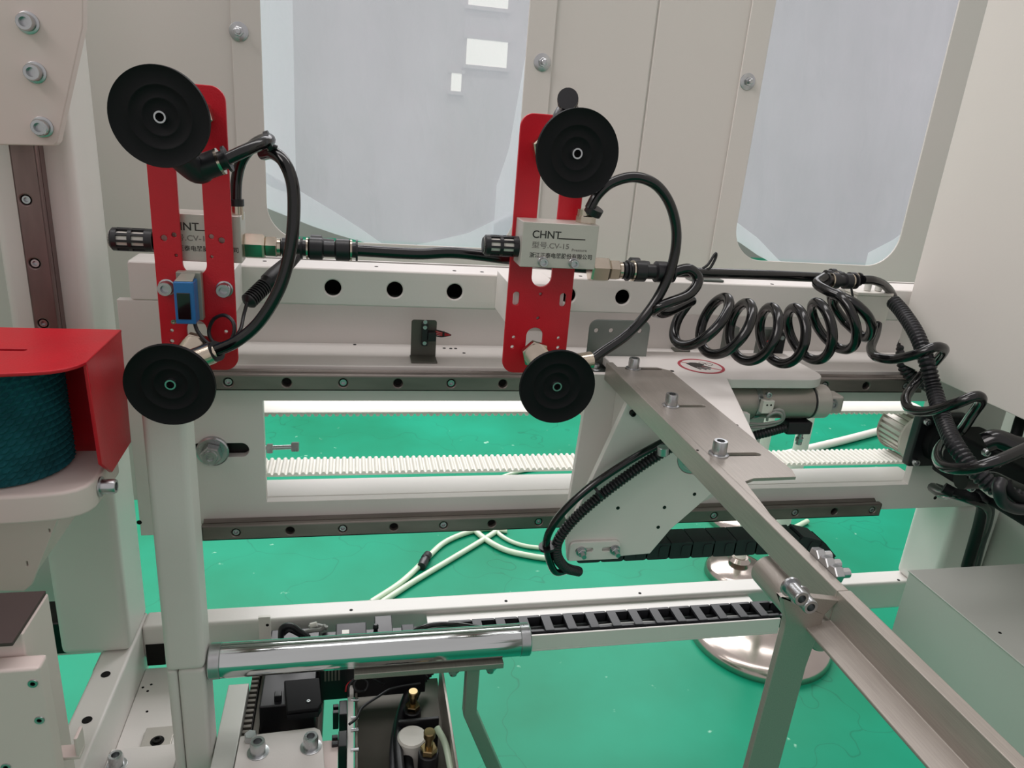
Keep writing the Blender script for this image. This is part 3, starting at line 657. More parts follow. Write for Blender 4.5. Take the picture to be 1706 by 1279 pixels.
# ================================================================== CARRIAGE
ZC = zr(-.25)
AXR = .2920
cg = thing('carriage', 'white sliding carriage with flat top plate and slanted front plate on the two rails', 'carriage', (.38, .76, zr(-.46)))
x_l = at_z(987, 600, ZC).x
x_r = at_z(1366, 622, ZC).x
yf = at_z(1290, 632, ZC).y
tongue = [at_z(1222, 637, ZC), at_z(1262, 735, ZC)]
ol = [(AXR, .818), (AXR, .50), (tongue[1].x-.01, .50), (tongue[1].x, tongue[1].y), (tongue[0].x, yf+.004), (tongue[0].x+.004, yf)]
for k in range(9): a = R(-90+90*k/8); ol.append((x_r-.028+.028*math.cos(a), yf+.028+.028*math.sin(a)))
ol += [(x_r, .818)]
hl = [at_z(1119.5, 617.7, ZC)]
TP = (ol, cg)
for q in ((1119.5, 618), (1225.5, 708)): hole_disc('tapped_hole', at_z(*q, ZC), (0, 0, 1), .0026, cg)
# back plate that bolts to the rail blocks
bl = [at_y(985, 608, .762), at_y(940, 872, .762)]
MB().poly([(bl[0].x, .762, ZC-.0115), (.50, .762, ZC-.0115), (.50, .762, zr(-.40)), (.40, .762, zr(-.452)), (bl[1].x+.002, .762, zr(-.452))], (0, .008, 0)).build('back_plate', white2, cg, .0008)
MB().box(.29, .36, .7705, .781, zr(-.300), zr(-.262)).build('rail_block', galv, cg, .001)
MB().box(.42, .49, .7705, .781, zr(-.300), zr(-.262)).build('rail_block', galv, cg, .001)
MB().box(.29, .36, .7705, .781, zr(-.452), zr(-.445)).build('rail_block', galv, cg, .001)
# slanted front plate
fp = [(1046, 668), (948, 880), (944, 906), (946, 934), (1083, 922), (1117, 882), (1207, 804), (1244, 772), (1250, 690), (1160, 650)]
ptsf = [at_y(x, y, .70) for x, y in fp]
ptsf = [(p.x, min(p.z, ZC-.0225)) for p in ptsf]
bc = at_y(1158, 762, .70)
sc_ = []
plate('front_plate', ptsf, [circ(bc.x, bc.z, .0215, 28)], .008, 'y', .70, white2, cg, .0008)
MB().box(.30, .31, .708, .7618, zr(-.42), ZC-.0115).build('rib', white2, cg, .0008)
MB().box(.38, .39, .708, .7618, zr(-.36), ZC-.0115).build('rib', white2, cg, .0008)
MB().lathe((bc.x, .702, bc.z), (0, 1, 0), [(0, .0213), (-.001, .0205), (-.001, .017), (.002, .0165), (.002, .0145), (-.0005, .014), (-.0005, .011), (.003, .0105), (.003, .008), (.0, .0075), (.0, .0)], 36).build('bearing', zinc, cg, sharp=30)
for q in ((1029.5, 846), (1107, 845), (1096.5, 878), (1157, 823)): hole_disc('tapped_hole', at_y(*q, .70), (0, -1, 0), .0022, cg, dark_steel)
socket_bolt('screw', at_y(1053, 687, .70), (0, -1, 0), .0035, .005, cg, dark_steel)
# slotted tab that holds the chain end
ta = [(948, 935), (951, 912), (957, 906), (1026, 903), (1031, 908), (1031, 931)]
tb0, tb1, tz0, tz1 = at_y(948, 935, .694).x, at_y(1031, 931, .694).x, at_y(990, 934, .694).z, at_y(990, 904, .694).z
zb = at_y(990, 917, .694).z
plate('chain_tab', rrect(tb0, tb1, tz0, tz1, (.001, .001, .006, .006)), [rrect(at_y(960, 917, .694).x, at_y(989, 917, .694).x, zb-.0028, zb+.0028, .0027, 6), rrect(at_y(1004, 916, .694).x, at_y(1030, 916, .694).x, zb-.0028, zb+.0028, .0027, 6)], .004, 'y', .6955, white2, cg, .0006)
for q in ((968, 918), (1024, 915)):
    p = at_y(*q, .6955); mb = MB().lathe(p, (0, -1, 0), [(0, .0062), (.0015, .0062)], 18); hexnut(mb, p+V(0, -.0015, 0), p+V(0, -.006, 0), .0052); mb.cyl(p+V(0, -.006, 0), p+V(0, -.013, 0), .0028, 12); mb.build('tab_bolt', zinc, cg, sharp=30)

# ---- warning sticker on the top plate
sp = at_z(1168, 610, ZC); srx = abs(at_z(1206, 612, ZC).x-at_z(1130, 608, ZC).x)/2
ws = thing('warning_sticker', 'round red and white do-not-touch sticker with a hand on the carriage top', 'sticker', sp+V(0, 0, .0003))
zs_ = ZC+.0003; r_ = srx
plate('sticker_disc', circ(sp.x, sp.y, r_*.97, 48), [], .0003, 'z', zs_, stick, ws, 0)
plate('prohibition_ring', circ(sp.x, sp.y, r_, 48), [circ(sp.x, sp.y, r_*.88, 48)], .0003, 'z', zs_+.0002, stickr, ws, 0)
c45 = math.cos(R(38))*r_*.93; s45 = math.sin(R(38))*r_*.93; nx_, ny_ = math.sin(R(38))*r_*.035, math.cos(R(38))*r_*.035
plate('prohibition_bar', [(sp.x-c45-nx_, sp.y+s45-ny_), (sp.x+c45-nx_, sp.y-s45-ny_), (sp.x+c45+nx_, sp.y-s45+ny_), (sp.x-c45+nx_, sp.y+s45+ny_)], [], .0003, 'z', zs_+.0002, stickr, ws, 0)
U = lambda x, y: (sp.x+x*r_, sp.y+y*r_)
hand = [(-.55, .32), (-.30, .45), (-.05, .42), (.22, .22), (.20, .12), (.02, .20), (.38, -.22), (.30, -.30), (.02, -.02), (-.02, -.08), (.26, -.42), (.17, -.48), (-.12, -.12), (-.16, -.16), (.06, -.47), (-.03, -.52), (-.26, -.14), (-.30, -.18), (-.18, -.44), (-.27, -.47), (-.44, -.10)]
plate('hand_symbol', [U(*q) for q in hand], [], .0003, 'z', zs_+.00035, ink, ws, 0)
for gx, gy, gr in ((.22, .42, .13), (.48, .25, .17)):
    n = 9; out = []
    for k in range(n*4):
        a = 2*math.pi*k/(n*4); rr = gr*(1.12 if k % 4 in (0, 1) else .9); out.append(U(gx+rr*math.cos(a), gy+rr*math.sin(a)))
    plate('gear_symbol', out, [[U(gx+gr*.78*math.cos(2*math.pi*k/20), gy+gr*.78*math.sin(2*math.pi*k/20)) for k in range(20)]], .0003, 'z', zs_+.0002, inkp, ws, 0)

# ================================================================== STEEL ARM
ar = thing('steel_boom', 'long brushed steel arm with slotted plate and leg reaching toward the viewer', 'steel arm', (.287, .35, zr(-.27)))
AX0, AX1, ZA = .2835, .2915, ZC+.0036
MB().box(AX0, AX1, .323, .7612, ZA-.0212, ZA).build('arm_bar', steel, ar, .0008)
y2a, y2b = .06, .3228
MB().poly([(AX0, y2a, ZA), (AX1+.001, y2a, ZA), (AX1+.001, y2a, ZA-.0225), (AX0-.0165, y2a, ZA-.0255), (AX0-.0165, y2a, ZA-.0235), (AX0, y2a, ZA-.0205)], (0, y2b-y2a, 0)).build('arm_angle', steel, ar, .0006)
yp0, yp1 = at_z(1312, 794, ZA).y, at_z(1060, 611, ZA).y
xp1 = at_z(1111, 612, ZA).x
slots = []; sb = []
for (bx, by), (s0, s1) in (((1055, 614), (1042, 1102)), ((1117, 676), (1104, 1175)), ((1197, 757), (1184, 1268))):
    c = at_z(bx, by, ZA); yy = c.y; sb.append(c)
    slots.append(rrect(at_z(s0, by, ZA).x, at_z(s1, by, ZA).x, yy-.0035, yy+.0035, .0034, 5))
plate('top_plate', TP[0], slots, .011, 'z', ZC, white2, TP[1], .0012)
nk = at_z(1238, 798, ZA)
plate('slotted_plate', [(AX1-.0005, yp1), (xp1-.012, yp1), (xp1, yp1-.012), (xp1, yp0+.012), (xp1-.004, yp0), (nk.x+.010, yp0-.001), (nk.x, yp0-.006), (AX1+.004, yp0-.03), (AX1-.0005, yp0-.06)], slots, .0029, 'z', ZA, steel, ar, .0004)
for c in sb: socket_bolt('plate_screw', (c.x, c.y, ZA), (0, 0, 1), .0062, .0115, ar, zinc, .0085)
MB().cyl(at_y(1104, 757, .655), at_y(1104.8, 744, .655), .0062, 18, .0006).build('under_screw', zinc, ar, sharp=30)
hole_disc('tapped_hole', at_z(1162, 750, ZA), (0, 0, 1), .0012, ar)
# leg plate at the end of the bar
YL = .3205
lp = [(1306, 983), (1312, 940), (1345, 948), (1398, 1000), (1374, 1024), (1343, 1110), (1292, 1300), (1240, 1300), (1306, 1052), (1310, 1033)]
q = [at_y(x, y, YL) for x, y in lp]
q = [V(p.x, YL, min(p.z, ZA-.0005)) for p in q]
MB().poly(q, (0, .005, 0)).build('arm_leg', steel, ar, .0006)
lo = [at_y(1292, 1300, YL), at_y(1240, 1300, YL)]
MB().poly([lo[0]+V(0, 0, 0), lo[1], V(lo[1].x-.03, YL, zr(-.70)), V(lo[0].x-.03, YL, zr(-.70))], (0, .005, 0)).build('arm_leg_foot', steel, ar, .0006)
MB().cyl((.2875, YL+.0055, ZA-.0245-.0118), (.2875, .40, ZA-.0245-.0118), .0115, 32, .001).build('spacer_tube', steel, ar, sharp=30)
for q in ((1316, 976), (1331, 990)):
    p = at_y(*q, YL); mb = MB().lathe(p, (0, -1, 0), [(0, .0062), (.0015, .0062), (.0015, .0046), (.012, .0046), (.0125, .0042), (.0125, .0026), (.007, .0024), (.007, 0)], 18).build('leg_screw', zinc, ar, sharp=30)
for q in ((1362, 926), (1377, 940), (1392, 955)):
    p = at_x(*q, AX1+.003); mb = MB(); hexnut(mb, V(AX1, p.y, p.z), V(AX1+.006, p.y, p.z), .0058); mb.cyl(V(AX1+.006, p.y, p.z), V(AX1+.012, p.y, p.z), .0032, 12); mb.build('clamp_nut', zinc, ar, sharp=30)

# ================================================================== PNEUMATIC CYLINDER under the carriage top
yc_ = .737; ca = at_y(1300, 668, yc_); rc = .0205; zc_ = ca.z
xc0, xc1, xc2, xc3 = at_y(1225, 668, yc_).x, at_y(1343, 668, yc_).x, at_y(1372, 668, yc_).x, at_y(1396, 668, yc_).x
zc_ = min(zc_, ZC-.0125-rc)
pc = thing('air_cylinder', 'round steel air cylinder tucked under the carriage top plate', 'air cylinder', (.46, yc_, zc_))
MB().cyl((xc0-.03, yc_, zc_), (xc1, yc_, zc_), rc, 40).build('barrel', steel, pc)
MB().cyl((xc1, yc_, zc_), (xc1+.002, yc_, zc_), rc+.0006, 40).build('seal_ring', plast, pc)
MB().cyl((xc1+.002, yc_, zc_), (xc2, yc_, zc_), rc, 40, .002).build('end_cap', alu, pc, sharp=30)
MB().box(xc2, xc3, yc_-.012, yc_+.012, zc_-.012, zc_+.010).build('clevis', alu, pc, .004, seg=3)
p = at_y(1386, 673, yc_-.012); mb = MB().lathe((p.x, yc_-.012, p.z), (0, -1, 0), [(0, .007), (.0015, .007), (.0015, .005), (.005, .0046), (.005, .0025), (.003, .002)], 18).build('clevis_pin', zinc, pc, sharp=30)
xm = at_y(1270, 668, yc_-rc).x
MB().lathe((xm-.004, yc_, zc_), (1, 0, 0), [(0, rc+.0002), (0, rc+.0012), (.006, rc+.0012), (.006, rc+.0002)], 40).build('strap', zinc, pc, sharp=30)
MB().box(xm-.003, xm+.011, yc_-rc-.008, yc_-rc-.001, at_y(1275, 688, .71).z, at_y(1275, 667, .71).z).build('sensor_clip', whitep, pc, .0006)
for dx in (.002, .007): MB().cyl((xm+dx, yc_-rc-.0082, at_y(1275, 674, .71).z), (xm+dx, yc_-rc-.0072, at_y(1275, 674, .71).z), .0012, 8).build('clip_hole', hole, pc)
socket_bolt('clip_screw', (xm+.004, yc_-rc-.002, at_y(1275, 659, .71).z), (0, -1, 0), .0036, .004, pc, zinc)
a = at_y(1330, 711, .728)
MB().box(at_y(1306, 711, .728).x, at_y(1346, 711, .728).x, .72, .738, a.z-.007, zc_-rc-.0003).build('port_block', plast, pc, .002)
p = at_y(1334, 722, .728); mb = MB().cyl(p+V(0, 0, .002), p+V(0, 0, -.005), .0032, 12); hexnut(mb, p+V(0, 0, -.005), p+V(0, 0, -.010), .0048); mb.cyl(p+V(0, 0, -.010), p+V(0, 0, -.014), .0036, 12); mb.build('port_fitting', zinc, pc, sharp=30)
w = hose('sensor_wire', [at_y(1284, 690, .712), at_y(1292, 683, .706), at_y(1303, 684, .704), at_y(1306, 695, .706), at_y(1298, 704, .71), at_y(1278, 710, .714), at_y(1250, 712, .716)], .0018, wiregrey, pc, seg=8)
w = hose('sensor_wire', [at_y(1278, 700, .712), at_y(1280, 693, .708), at_y(1292, 687, .704), at_y(1302, 690, .703), at_y(1300, 700, .706), at_y(1270, 706, .714), at_y(1246, 705, .716)], .0016, wiregrey, pc, seg=8)
o = conduit('corrugated_sleeve', [at_y(1246, 728, .715), at_y(1275, 721, .715), at_y(1308, 712, .72)], .0055, plast); tag(o, 'short black corrugated sleeve below the air cylinder', 'cable sleeve')

# ================================================================== DRAG CHAIN
CY0, CY1 = .766, .799
pit = .0312; CH = .0235
zlo = zt+.0005; zup = zr(-.4945)-CH              # bottoms of the lower / upper run
rb = (zup-zlo)/2
dc = thing('drag_chain', 'black plastic drag chain looping from the carriage down into the tray', 'cable chain', (.4, .78, zlo))
def link_mesh(name, closed):
    mb = MB(); L = pit*1.06
    for y in (CY0, CY1-.004):
        mb.poly([(x, y, z) for x, z in rrect(-L/2, L/2, 0, CH, .005, 4)], (0, .004, 0))
        mb.poly([(x, y-.001 if y == CY0 else y+.004, z) for x, z in rrect(-L*.42, -L*.02, CH*.12, CH*.88, .004, 3)], (0, .001, 0))
    if closed: mb.box(-pit*.49, pit*.47, CY0-.0004, CY1+.0004, -.0006, .003)
    else: mb.box(-pit*.5, -pit*.12, CY0+.0005, CY1-.0005, CH-.003, CH+.0004)
    mb.box(-pit*.30, pit*.06, CY0+.002, CY1-.002, CH*.03, CH*.12)
    return mb.mesh(name, 0, sharp=30)
lm_o, lm_c = link_mesh('chain_link_open', False), link_mesh('chain_link_closed', True)
for m_ in (lm_o, lm_c): m_.materials.append(chainp)
xb = .592; xs_ = at_y(772, 1040, .766).x
k = 0; x = xb-pit*.5; ymid = 0
def put_link(me, x, z, ang):
    o = bpy.data.objects.new('chain_link', me); C.objects.link(o); o.location = (x, 0, z); o.rotation_euler = (0, ang, 0)
    o.parent = dc; o.matrix_parent_inverse = Matrix.Translation(-LOC[dc.name])
while x > xs_:
    put_link(lm_o, x, zlo, 0); x -= pit
# bend: the links turn over, outer face outward
cz = (zlo+zup+CH)/2; rm = cz-zlo
nb = max(5, round(math.pi*(rm-CH/2)/pit))
for k in range(nb):
    a = R(-90+180*(k+.5)/nb); th = a
    # link axis tangent; local bottom (z=0) faces outward
    px__, pz__ = xb+rm*math.cos(a), cz+rm*math.sin(a)
    put_link(lm_c, px__, pz__, -(a+math.pi/2))
x = xb-pit*.5; xe_ = at_y(985, 950, .766).x
while x > xe_-.02:
    put_link(lm_c, x, zup+CH, math.pi); x -= pit
hose('chain_cable', [(xb-.02, .775, zlo+.012), (xb-.08, .773, zlo+.019), (xb-.14, .775, zlo+.012), (xb-.20, .772, zlo+.020), (xb-.26, .773, zlo+.019), (xb-.33, .776, zlo+.012), (xb-.38, .778, zlo+.011)], .0028, wiregrey, dc)
hose('chain_cable', [(xb, .787, zlo+.010), (xb-.2, .788, zlo+.010), (xb-.4, .787, zlo+.010), (xs_-.03, .785, zlo+.010)], .0045, plast, dc)
# cable loom on the carriage front plate down to the chain end
o = conduit('corrugated_conduit', [at_y(1122, 742, .683), at_y(1068, 776, .683), at_y(1005, 822, .683), at_y(955, 866, .683), at_y(930, 900, .684), at_y(928, 925, .69), at_y(942, 945, .705), at_y(965, 952, .725)], .0062, plast); tag(o, 'black corrugated conduit lying across the slanted carriage plate', 'conduit')
lo_ = thing('cable_loom', 'bundle of smooth black and grey cables beside the corrugated conduit on the carriage', 'cables', at_y(930, 900, .68))
hose('cable', [at_y(1108, 734, .680), at_y(1047, 768, .677), at_y(982, 812, .675), at_y(936, 855, .674), at_y(912, 894, .676), at_y(913, 925, .688), at_y(925, 952, .70), at_y(945, 950, .715)], .0042, gloss, lo_)
hose('cable', [at_y(1100, 738, .688), at_y(1040, 772, .688), at_y(978, 812, .688), at_y(930, 858, .686), at_y(909, 898, .685), at_y(910, 920, .688), at_y(922, 946, .70)], .0030, wiregrey, lo_)
0 and hose('cable', [at_y(1108, 744, .680), at_y(1055, 775, .679), at_y(992, 822, .679), at_y(945, 866, .679), at_y(924, 902, .679), at_y(920, 930, .684), at_y(933, 957, .70), at_y(960, 950, .72)], .0034, plast, lo_)
MB().lathe(at_y(992, 817, .683), (at_y(1005, 808, .683)-at_y(992, 817, .683)), [(0, .0118), (.003, .0118)], 16).build('tie_band', plast, lo_)
MB().lathe(at_y(913, 912, .684), (-.2, 0, 1), [(0, .0105), (.003, .0105)], 16).build('tie_band', plast, lo_)

# ================================================================== ITEMS ON THE BEAM LEDGE
# grey sensor bracket with fork sensor
p0, p1 = at_y(685, 585, .818), at_y(727, 585, .818)
zt_ = at_y(705, 533, .845).z
sbk = thing('sensor_bracket', 'grey folded bracket with a small black fork sensor on the beam ledge', 'sensor bracket', (p0.x, .82, Z_L))
ya = .838
xa, xb_ = at_y(685, 560, ya).x, at_y(727, 560, ya).x
plate('bracket_plate', rrect(xa, xb_, Z_L+.001, at_y(705, 533, ya).z, (.0005, .0005, .003, .003)), [], .002, 'y', ya, olive, sbk, .0004)
MB().box(xa-.001, xb_-.0005, .812, ya, Z_L+.0003, Z_L+.0022).build('bracket_foot', olive, sbk, .0004)
xm = at_y(706, 560, ya).x
MB().box(xm-.003, xm+.004, ya-.008, ya-.0003, at_y(706, 573, ya).z, at_y(706, 536, ya).z).build('sensor_body', plast, sbk, .0006)
MB().box(xm+.004, at_y(726, 555, ya-.006).x, ya-.012, ya-.0003, at_y(706, 566, ya-.006).z, at_y(706, 552, ya-.006).z).build('sensor_plug', plast, sbk, .0006)
for y in (545, 536, 571): socket_bolt('screw', (xm+.0003, ya-.008, at_y(706, y, ya-.008).z), (0, -1, 0), .0024, .002, sbk, zinc)
xw = at_y(727, 555, ya-.006)
for k, (m_, dz) in enumerate(((redwire, .003), (redwire, .001), (redwire, -.001), (plast, .004), (plast, -.003))):
    hose('lead', [V(xw.x-.001, ya-.006, xw.z+dz), at_y(735, 557, ya-.006)+V(0, 0, dz*.9), at_y(744, 557.5, ya-.004)+V(0, 0, dz*.5), at_y(751, 558, ya)], .0009, m_, sbk, seg=6, n=5)
MB().lathe(at_y(739, 552, ya-.006), (0, 0, -1), [(0, .0014), (.006, .0014)], 8).build('tie_knob', plast, sbk)
# grey galvanised angle bracket behind the arm
yg = .80
gx0, gx1 = at_y(977, 575, yg).x, at_y(1077, 575, yg).x
gz1 = at_y(1030, 532, yg).z
gb = thing('angle_bracket', 'grey galvanised angle bracket with screws behind the steel arm', 'bracket', (gx0, yg, Z_L))
hs_ = [circ(at_y(x, y, yg).x, at_y(x, y, yg).z, .0027, 12) for x, y in ((992, 549), (1016.5, 549), (1064, 550))]
plate('bracket_plate', rrect(gx0, gx1, Z_L+.0012, gz1, (.0005, .0005, .010, .010), 6), hs_, .0025, 'y', yg-.004, galv, gb, .0005)
MB().box(gx0, gx1+.003, .775, yg-.004, Z_L+.0005, Z_L+.0028).build('bracket_foot', galv, gb, .0005)
for x in (997, 1059):
    c = at_y(x, 574, .788); socket_bolt('screw', (c.x, .788, Z_L+.0028), (0, 0, 1), .0045, .006, gb, zinc, .006)
# dark shim plate and small terminal sensor behind the coil
q0 = at_z(1112, 574, Z_L+.001); o = MB().poly([at_z(1108, 568, Z_L+.002), at_z(1140, 570, Z_L+.002), at_z(1150, 584, Z_L+.002), at_z(1124, 584, Z_L+.002)], (0, 0, -.0015)).build('shim_plate', olive); tag(o, 'thin grey shim plate lying below the first coil loop', 'plate')
tb_ = thing('limit_switch', 'small dark switch block with red lead seen through the coil loops', 'switch', at_y(1285, 570, .84))
a, b = at_y(1262, 586, .84), at_y(1302, 548, .84)
MB().box(a.x, b.x-.008, .838, .850, Z_L+.0003, b.z).build('switch_bracket', galv, tb_, .001)
MB().box(b.x-.012, b.x, .826, .8375, Z_L+.002, b.z-.001).build('switch_body', plast, tb_, .001)
socket_bolt('screw', (b.x-.006, .826, b.z-.008), (0, -1, 0), .003, .002, tb_, zinc)
hose('red_lead', [(b.x-.012, .831, b.z-.014), (b.x-.022, .829, b.z-.014), (b.x-.026, .830, b.z-.020)], .0016, redwire, tb_, seg=8)
a, b = at_y(1206, 585, .84), at_y(1232, 545, .84)
o = MB().box(a.x, b.x, .838, .852, Z_L+.0003, b.z).box(a.x, b.x, .825, .838, Z_L+.0003, Z_L+.003).build('stop_block', galv, None, .001); tag(o, 'grey metal stop block seen through the third coil loop', 'stop block')

# flat metal strip on top of the beam
a, b = at_z(1135, 459, Z_TT+.001), at_z(1198, 466, Z_TT+.001)
o = MB().box(a.x, b.x, .803, .822, Z_TT+.0003, Z_TT+.003).build('steel_strip', galv, None, .0006); tag(o, 'flat grey metal strip on the beam top under the coiled hose', 'metal strip')

# ---- junction box and connectors at the end of the beam
a, b = at_y(1418, 537, .776), at_y(1485, 494, .776)
jb = thing('junction_box', 'white junction box with two white knobs at the end of the beam', 'junction box', (a.x, .78, a.z))
MB().box(a.x, b.x, .775, .7995, a.z, b.z).build('box_body', whitep, jb, .001)
MB().box(a.x-.0012, b.x+.0012, .7738, .7995, b.z+.0002, b.z+.0042).build('box_lid', whitep, jb, .0008)
for x in (1444, 1462):
    c = at_y(x, 486, .786); MB().cyl((c.x, .786, b.z+.0045), (c.x, .786, b.z+.015), .0042, 16, .0008).build('knob', nylon, jb, sharp=30)
cz_ = at_y(1400, 467, .74)
connector('hose_connector', (at_y(1384, 467, .735).x, .735, at_y(1400, 468, .735).z), .026, .0088, 'black hose connector at the far end of the straight hose')
connector('hose_connector', (at_y(1392, 464, .758).x, .758, at_y(1400, 464, .758).z), .026, .0080, 'black hose connector just above the white junction box')
h = hose('air_hose', [at_y(1437, 466, .745), at_y(1455, 467, .75), at_y(1472, 474, .765), at_y(1484, 487, .782), at_y(1491, 503, .788)], .0052, gloss); tag(h, 'short black hose bending down behind the junction box', 'air hose')
h = hose('cable_tie', [at_y(1418, 478, .73), at_y(1421, 500, .728), at_y(1417, 516, .735), at_y(1412, 524, .745)], .0013, plast); tag(h, 'thin black cable tie tail hanging in front of the beam end', 'cable tie')

# ================================================================== TALL PANEL, CABINET, MOTOR SIDE
XP = at_y(1489, 600, .79).x; ZP = at_y(1489, 600, .79).z
wp = thing('side_cover', 'tall plain white side cover panel reaching to the top of the frame', 'cover panel', (XP, .5, ZP))
MB().box(XP, XP+.006, .05, .79, ZP, 1.75).build('cover_sheet', panelw, wp, .0012)
MB().box(XP+.006, XP+.05, .775, .79, ZP, 1.75).build('cover_flange', panelw, wp, .0012)
MB().box(XP+.006, .903, .05, .79, ZP, ZP+.004).build('cover_bottom', panelw, wp, .0012)
pb = at_y(1515, 950, .65)
cb = thing('control_cabinet', 'grey painted steel box standing low beside the arm', 'cabinet', (.75, .45, Z_B))
MB().box(pb.x, .90, .18, .65, Z_B+.0005, pb.z-.002).build('cabinet_body', cabgrey, cb, .0015)
MB().box(pb.x-.001, .901, .179, .651, pb.z-.002, pb.z).build('cabinet_lid', cabgrey, cb, .0008)
hole_disc('screw', at_z(1666, 1054, pb.z), (0, 0, 1), .0018, cb)
# motor at the belt end
mo = thing('drive_motor', 'black servo motor with square flange below the side cover', 'motor', (.81, .74, pcz))
mc = at_y(1578, 738, .775)
MB().box(mc.x-.042, mc.x+.036, .785, .7995, mc.z-.040, mc.z+.036).build('motor_flange', plast, mo, .003)
MB().lathe((mc.x, .785, mc.z), (0, -1, 0), [(0, .031), (.012, .031), (.014, .028), (.02, .028)], 36).build('gear_neck', rubber, mo, sharp=30)
MB().box(mc.x-.026, mc.x+.034, .60, .765, mc.z-.034, mc.z+.030).build('motor_body', rubber, mo, .006, seg=3)
MB().box(mc.x-.010, mc.x+.050, .56, .62, mc.z-.03, mc.z+.022).build('motor_cap', plast, mo, .004)
for sx, sz in ((-.034, .028), (-.034, -.032), (.028, .028), (.028, -.032)): socket_bolt('screw', (mc.x+sx, .785, mc.z+sz), (0, -1, 0), .0048, .006, mo, zinc)
for q in ((1615, 811), (1640, 752), (1660, 770)): socket_bolt('screw', at_y(*q, .60), (0, -1, 0), .004, .005, mo, zinc)

# ---- conduits and hoses on that side
o = conduit('corrugated_conduit', [at_y(1488, 502, .765), at_y(1505, 522, .74), at_y(1527, 557, .70), at_y(1543, 600, .67), at_y(1556, 650, .65), at_y(1572, 700, .61), at_y(1592, 742, .57), at_y(1625, 785, .54), at_y(1668, 818, .52), at_y(1720, 838, .50)], .0088, plast, step=.0016); tag(o, 'thick black corrugated conduit running from the junction box down past the motor', 'conduit')
o = conduit('corrugated_conduit', [at_y(1513, 562, .80), at_y(1505, 580, .785), at_y(1505, 603, .778), at_y(1514, 622, .772), at_y(1535, 636, .765), at_y(1560, 650, .765)], .0085, plast, step=.0016); tag(o, 'short black corrugated conduit curling behind the side cover corner', 'conduit')
h = hose('air_hose', [at_y(1462, 540, .772), at_y(1459, 556, .76), at_y(1451, 580, .73), at_y(1460, 594, .70), at_y(1490, 598, .678), at_y(1530, 589, .652), at_y(1558, 578, .646), at_y(1573, 582, .655), at_y(1562, 598, .676), at_y(1543, 617, .69), at_y(1520, 645, .692), at_y(1509, 664, .675), at_y(1516, 681, .652), at_y(1545, 685, .622), at_y(1590, 673, .585), at_y(1625, 660, .575), at_y(1635, 667, .58), at_y(1620, 690, .60), at_y(1600, 718, .622), at_y(1572, 738, .605), at_y(1562, 758, .57), at_y(1572, 776, .53), at_y(1608, 781, .50), at_y(1655, 770, .485), at_y(1730, 738, .49)], .0054, gloss, n=12); tag(h, 'glossy black spiral hose winding around the thick corrugated conduit', 'air hose')
def bundle(lab, lines, m_=(gloss, plast, rubber)):
    t = thing('cable_bundle', lab, 'cables', lines[0][0][0])
    for k, (pts, r) in enumerate(lines): hose('cable', pts, r, m_[k % len(m_)], t, seg=10)
    return t
bundle('black cables curving from below the motor down along the grey side wall', [
    ([at_y(1554, 812, .76), at_y(1570, 822, .72), at_y(1592, 824, .69), at_y(1620, 832, .67), at_y(1642, 845, .68), at_y(1640, 870, .70), at_y(1630, 900, .72), at_y(1618, 945, .74)], .0068),
    ([at_y(1560, 812, .772), at_y(1582, 820, .74), at_y(1606, 828, .70), at_y(1632, 826, .67), at_y(1648, 842, .68), at_y(1645, 870, .70), at_y(1634, 905, .72), at_y(1624, 945, .74)], .0060),
    ([at_y(1572, 812, .70), at_y(1592, 822, .69), at_y(1618, 826, .67), at_y(1636, 842, .68), at_y(1632, 870, .70), at_y(1622, 905, .72), at_y(1610, 945, .74)], .0070)])
bundle('black cables looping over the motor at the picture edge', [
    ([at_y(1640, 738, .585), at_y(1660, 732, .58), at_y(1690, 742, .57), at_y(1730, 752, .56)], .011),
    ([at_y(1668, 800, .475), at_y(1664, 815, .47), at_y(1672, 838, .47), at_y(1700, 848, .47), at_y(1740, 843, .47)], .0052),
    ([at_y(1676, 800, .48), at_y(1682, 818, .475), at_y(1702, 832, .475), at_y(1740, 830, .475)], .0045),
    ([at_y(1600, 800, .59), at_y(1650, 800, .59), at_y(1690, 816, .59), at_y(1740, 836, .59)], .010)])
o = MB().poly([at_y(1612, 790, .60), at_y(1640, 806, .60), at_y(1662, 832, .60), at_y(1650, 828, .60), at_y(1618, 802, .60)], (0, .003, 0)).build('label_tag', whitep); tag(o, 'pale grey tag strip between the cables under the motor', 'tag')

# ================================================================== WHITE POST AND CHROME ROLLER
po = thing('white_post', 'white square post standing in front of the frame below the cup', 'post', (-.165, .66, .2))
MB().box(-.1835, -.1465, .65, .687, zr(-.545), zr(-.222)).build('post_tube', white2, po, .007, seg=4)
MB().box(-.173, -.1465, .652, .687, 0, zr(-.5455)).build('lower_tube', white2, po, .005, seg=3)
MB().box(-.1835, -.1735, .652, .687, 0, zr(-.5455)).build('side_lug', white2, po, .004)
rl = thing('chrome_roller', 'polished chrome roller tube lying across the foreground', 'roller', (.03, .665, zr(-.545)))
ry = .668; rz = at_y(610, 1083, ry).z; rr_ = .0180
rx0, rx1 = at_y(349, 1092, ry).x, at_y(880, 1070, ry).x
MB().cyl((rx0+.012, ry, rz), (rx1-.012, ry, rz), rr_, 48).build('roller_tube', chrome, rl)
MB().cyl((rx0, ry, rz), (rx0+.0122, ry, rz), rr_+.0003, 48, .001).build('end_cap', zinc, rl, sharp=30)
MB().cyl((rx1-.0122, ry, rz), (rx1, ry, rz), rr_+.0003, 48, .001).build('end_cap', zinc, rl, sharp=30)
fx0, fx1 = at_y(590, 1105, ry-.01).x, at_y(838, 1095, ry-.01).x
zf = rz-rr_
